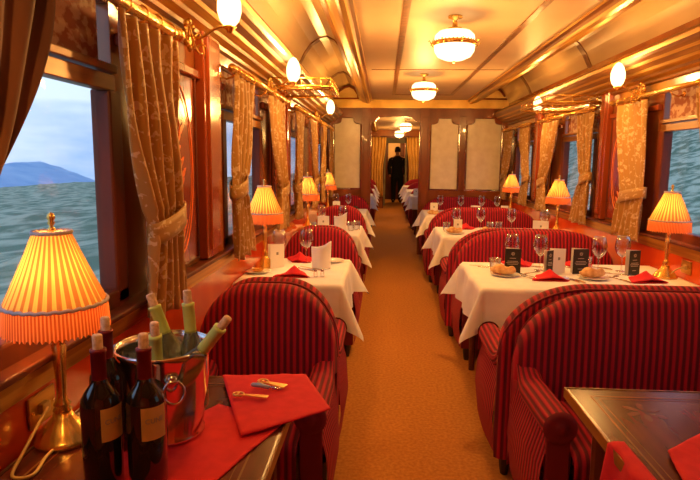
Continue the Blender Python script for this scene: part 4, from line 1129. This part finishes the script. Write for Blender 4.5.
bread_plate(1.275, 3.46, 'white bread plate in the middle of first right table')
roll_(1.27, 3.465, 'bread roll on the middle plate of first right table', .05)
napkin_fold(.995, 3.42, 'folded red napkin in front of open menu card, first right table')
napkin_fold(1.555, 3.42, 'folded red napkin below the lamp card, first right table', .1)
napkin_fold(1.33, 3.865, 'folded red napkin at the far side of first right table, behind glass', PI)
napkin_fold(.93, 3.87, 'folded red napkin at far left of first right table', PI)
for i, (fx, fy, a, k) in enumerate([(.905, 3.47, .5, fork), (.885, 3.43, .5, fork), (1.145, 3.40, .35, knife), (1.115, 3.41, .35, knife), (1.42, 3.44, .3, knife), (1.40, 3.50, -.9, spoon), (.72, 3.72, 1.2, fork), (.69, 3.78, 1.2, knife), (.95, 3.60, -.9, spoon), (1.43, 3.82, .8, knife), (1.20, 3.84, .7, fork), (1.47, 3.60, 1.1, fork), (1.0, 3.82, 1.0, knife)]):
    where = ['left of the near red napkin', 'left of the near red napkin, outer one', 'right of the near red napkin', 'right of the near red napkin, inner one', 'right of the middle bread plate', 'lying crosswise behind the middle bread plate', 'behind the left bread plate', 'at the far left corner', 'lying crosswise before the second glass', 'at the far side by the third glass', 'at the far side behind the third card', 'between the last two glasses', 'at the far side behind the second glass'][i]
    k(fx, fy, 'steel %s %s, first right table' % (['fork', 'fork', 'knife', 'knife', 'knife', 'spoon', 'fork', 'knife', 'spoon', 'knife', 'fork', 'fork', 'knife'][i], where), a)
# --- second right table
wine_glass(.735, 5.72, 'wine glass behind the white card on the second right table')
wine_glass(.985, 5.78, 'wine glass left of the tumbler pair, second right table')
wine_glass(1.29, 5.78, 'wine glass right of the tumbler pair, second right table')
wine_glass(1.60, 5.72, 'wine glass beside the lamp of the second right table')
tumbler(.635, 5.70, 'water tumbler at the aisle end of second right table')
tumbler(1.085, 5.80, 'left water tumbler of the pair on the second right table')
tumbler(1.175, 5.82, 'right water tumbler of the pair on the second right table')
menu(.735, 5.60, 'white card with dark crest on the second right table', .05, black=False, h=.13, w_=.085)
menu(1.52, 5.55, 'white card standing under the lamp of the second right table', .05, black=False, h=.13, w_=.15)
bread_plate(.70, 5.50, 'white bread plate at the aisle end of the second right table')
roll_(.69, 5.50, 'bread roll at the aisle end of the second right table')
bread_plate(1.02, 5.55, 'white bread plate in the middle of the second right table')
roll_(1.02, 5.55, 'bread roll in the middle of the second right table')
napkin_fold(1.37, 5.60, 'red napkin on the second right table by the lamp')
napkin_fold(.87, 5.94, 'red napkin at the far side of the second right table', PI)
# --- third right table
wine_glass(.78, 7.85, 'first wine glass from the aisle on the right table before the partition')
wine_glass(1.06, 7.85, 'second wine glass from the aisle on the right table before the partition')
wine_glass(1.34, 7.85, 'third wine glass from the aisle on the right table before the partition')
wine_glass(1.55, 7.85, 'wine glass nearest the lamp on the right table before the partition')
menu(.68, 7.65, 'white card with crest at the aisle end of table before partition', .05, black=False, h=.14, w_=.10)
menu(1.25, 7.78, 'wide white card in the middle of table before partition', .05, black=False, h=.10, w_=.13)
menu(1.62, 7.70, 'white card beside the lamp of table before partition', .05, black=False, h=.11, w_=.10)
roll_(.66, 7.52, 'bread roll at the aisle end of table before partition, right', z=.001)
t = thing('black_mug', 'small black mug between the first two glasses before the partition', 'mug', (.97, 7.75, ZT_)); MB().lathe([(.0005, .003), (.032, 0), (.04, .02), (.042, .07), (.038, .07), (.034, .01)], 20, caps=False).build('body', card_black, t, smooth=True); MB().tube([(.04, 0, .06), (.06, 0, .055), (.062, 0, .03), (.04, 0, .02)], .004, 6).build('handle', card_black, t, smooth=True)
mug0 = t
# --- first left table
wine_glass(-.685, 3.72, 'wine glass nearest the lamp on the first left table')
wine_glass(-.515, 3.80, 'wine glass beside the fan napkin on the first left table')
menu(-.675, 3.60, 'framed menu card standing open beside the left lamp', .75, black=False, h=.150, w_=.105)
napkin_fold(-.535, 3.36, 'folded red napkin at the near edge of the first left table')
napkin_fold(-.56, 3.865, 'folded red napkin at the far edge of the first left table', PI)
shaker(-.395, 3.33, 'left salt shaker beside the near napkin, first left table')
shaker(-.355, 3.335, 'right pepper shaker beside the near napkin, first left table')
bread_plate(-.345, 3.86, 'white bread plate behind the fan napkin')
t = thing('fan_napkin', 'white napkin standing folded upright on the first left table', 'napkin', (-.39, 3.60, ZT_), .1)
def fan(u, v):
    a = 2*PI*u; r = 1+.05*math.cos(a*4); hgt = .150+.018*math.cos(a)+.010*math.cos(a*2)
    return (.055*math.cos(a)*r*(1+.08*v), .035*math.sin(a)*r, hgt*v)
MB().grid(fan, 32, 10, closeu=True).build('cloth', linen, t, smooth=True, solid=.004)
t = thing('saucer', 'white saucer with a small dish in front of the left lamp', 'saucer', (-.765, 3.42, ZT_)); MB().lathe([(.0005, .004), (.05, .002), (.075, .010), (.077, .012), (.05, .007), (.0005, .007)], 28, caps=False).build('body', porcelain, t, smooth=True)
MB().lathe([(.0005, .008), (.025, .008), (.038, .022), (.036, .022), (.022, .012), (.0005, .012)], 20, caps=False).build('dish', brass, t, smooth=True)
knife(-.45, 3.58, 'steel knife in the middle of the first left table', .9); fork(-.50, 3.55, 'steel fork in the middle of the first left table', .9)
# --- second left table
wine_glass(-.63, 5.80, 'wine glass behind the white card on the second left table')
wine_glass(-.41, 5.82, 'wine glass behind the white napkin on the second left table')
menu(-.59, 5.62, 'white card with crest on the second left table', .05, black=False, h=.14, w_=.115)
t = thing('fan_napkin', 'white napkin folded upright on the second left table', 'napkin', (-.42, 5.62, ZT_), .1); MB().grid(fan, 32, 10, closeu=True).build('cloth', linen, t, smooth=True, solid=.004)
tumbler(-.315, 5.60, 'left of two tumblers at the aisle side of the second left table')
tumbler(-.68, 5.50, 'tumbler beside the lamp of the second left table')
tumbler(-.26, 5.68, 'right of two tumblers at the aisle side of the second left table')
roll_(-.75, 5.42, 'bread roll beside the lamp of the second left table', z=.001)
# --- third left table
wine_glass(-.65, 7.85, 'left wine glass on the left table before the partition')
wine_glass(-.48, 7.88, 'right wine glass on the left table before the partition')
menu(-.63, 7.68, 'white card on the left table before the partition', .05, black=False, h=.14, w_=.10)
again(mug0, (-.39, 7.75, ZT_), 'small black mug on the left table before the partition')
menu(.66, 11.5, 'white card on the nearest right table beyond the doorway', .05, black=False, h=.14, w_=.11)

# ---------------------------------------------------------------- person in the far doorway
def person():
    px, py = .47, 20.0
    t = thing('person', 'person in dark clothes standing with back turned in the far doorway', 'person', (px, py, 0))
    k = 1.05
    V = [(0, 0, .98), (0, 0, 1.12), (0, 0, 1.30), (0, 0, 1.46), (0, 0, 1.54), (0, -.0, 1.62), (0, 0, 1.70), (0, 0, 1.78),
         (-.19, 0, 1.44), (-.25, .0, 1.16), (-.24, -.08, .94), (-.235, -.10, .84),
         (.19, 0, 1.44), (.25, 0, 1.16), (.24, -.06, .94), (.235, -.09, .84),
         (-.10, 0, .90), (-.11, 0, .50), (-.11, .02, .09), (-.12, -.10, .04), (.10, 0, .90), (.11, -.02, .50), (.12, .0, .09), (.13, -.12, .04)]
    E_ = [(0, 1), (1, 2), (2, 3), (3, 4), (4, 5), (5, 6), (6, 7), (3, 8), (8, 9), (9, 10), (10, 11), (3, 12), (12, 13), (13, 14), (14, 15), (0, 16), (16, 17), (17, 18), (18, 19), (0, 20), (20, 21), (21, 22), (22, 23)]
    Rr = [(.15, .11), (.14, .10), (.17, .11), (.15, .10), (.06, .06), (.07, .08), (.085, .10), (.06, .07), (.07, .07), (.05, .05), (.035, .035), (.03, .04),
          (.07, .07), (.05, .05), (.035, .035), (.03, .04), (.09, .10), (.065, .07), (.045, .05), (.045, .03), (.09, .10), (.065, .07), (.045, .05), (.045, .03)]
    me = bpy.data.meshes.new('body'); me.from_pydata([(x*k, y*k, z*k) for x, y, z in V], E_, []); me.update()
    o = bpy.data.objects.new('body', me); link(o, t)
    sk = o.modifiers.new('skin', 'SKIN'); 
    for i, r in enumerate(Rr):
        d = me.skin_vertices[0].data[i]; d.radius = (r[0]*k, r[1]*k); d.use_root = (i == 0)
    s = o.modifiers.new('sub', 'SUBSURF'); s.levels = 2; s.render_levels = 2; me.materials.append(skin)
    # clothing shells: dark jacket and trousers follow the body
    def ring(prof, name):
        m = MB()
        for (pts) in prof:
            m.grid(lambda u, v, pts=pts: (lambda q: (k*(q[0]+q[3]*math.cos(2*PI*u)), k*(q[1]+q[4]*math.sin(2*PI*u)), k*q[2]))([pts[min(len(pts)-2, int(v*(len(pts)-1)))][c]*(1-(v*(len(pts)-1)-min(len(pts)-2, int(v*(len(pts)-1)))))+pts[min(len(pts)-2, int(v*(len(pts)-1)))+1][c]*(v*(len(pts)-1)-min(len(pts)-2, int(v*(len(pts)-1)))) for c in range(5)]), 20, 24, closeu=True)
        m.build(name, black_m, t, smooth=True)
    ring([[(0, 0, .80, .20, .15), (0, 0, .98, .19, .14), (0, 0, 1.15, .185, .135), (0, 0, 1.35, .22, .14), (0, 0, 1.46, .20, .12), (0, 0, 1.53, .08, .08)],
          [(-.17, 0, 1.48, .05, .06), (-.21, 0, 1.42, .085, .085), (-.265, 0, 1.16, .07, .07), (-.245, -.08, .92, .05, .05)],
          [(.17, 0, 1.48, .05, .06), (.21, 0, 1.42, .085, .085), (.265, 0, 1.16, .07, .07), (.245, -.07, .92, .05, .05)]], 'jacket')
    ring([[(-.10, 0, .95, .12, .13), (-.11, 0, .50, .085, .09), (-.11, .02, .06, .07, .08)], [(.10, 0, .95, .12, .13), (.11, -.02, .50, .085, .09), (.12, 0, .06, .07, .08)]], 'trousers')
    m = MB(); m.sphere((0, .012*k, 1.72*k), .105*k, 16, (.92, 1.05, 1.15)); m.build('hair', black_m, t, smooth=True)
    m = MB()
    for s in (-1, 1): m.sphere((s*.12*k, -.06, .045), .055, 10, (.9, 2.2, .8))
    m.build('shoe', black_m, t, smooth=True)
person()
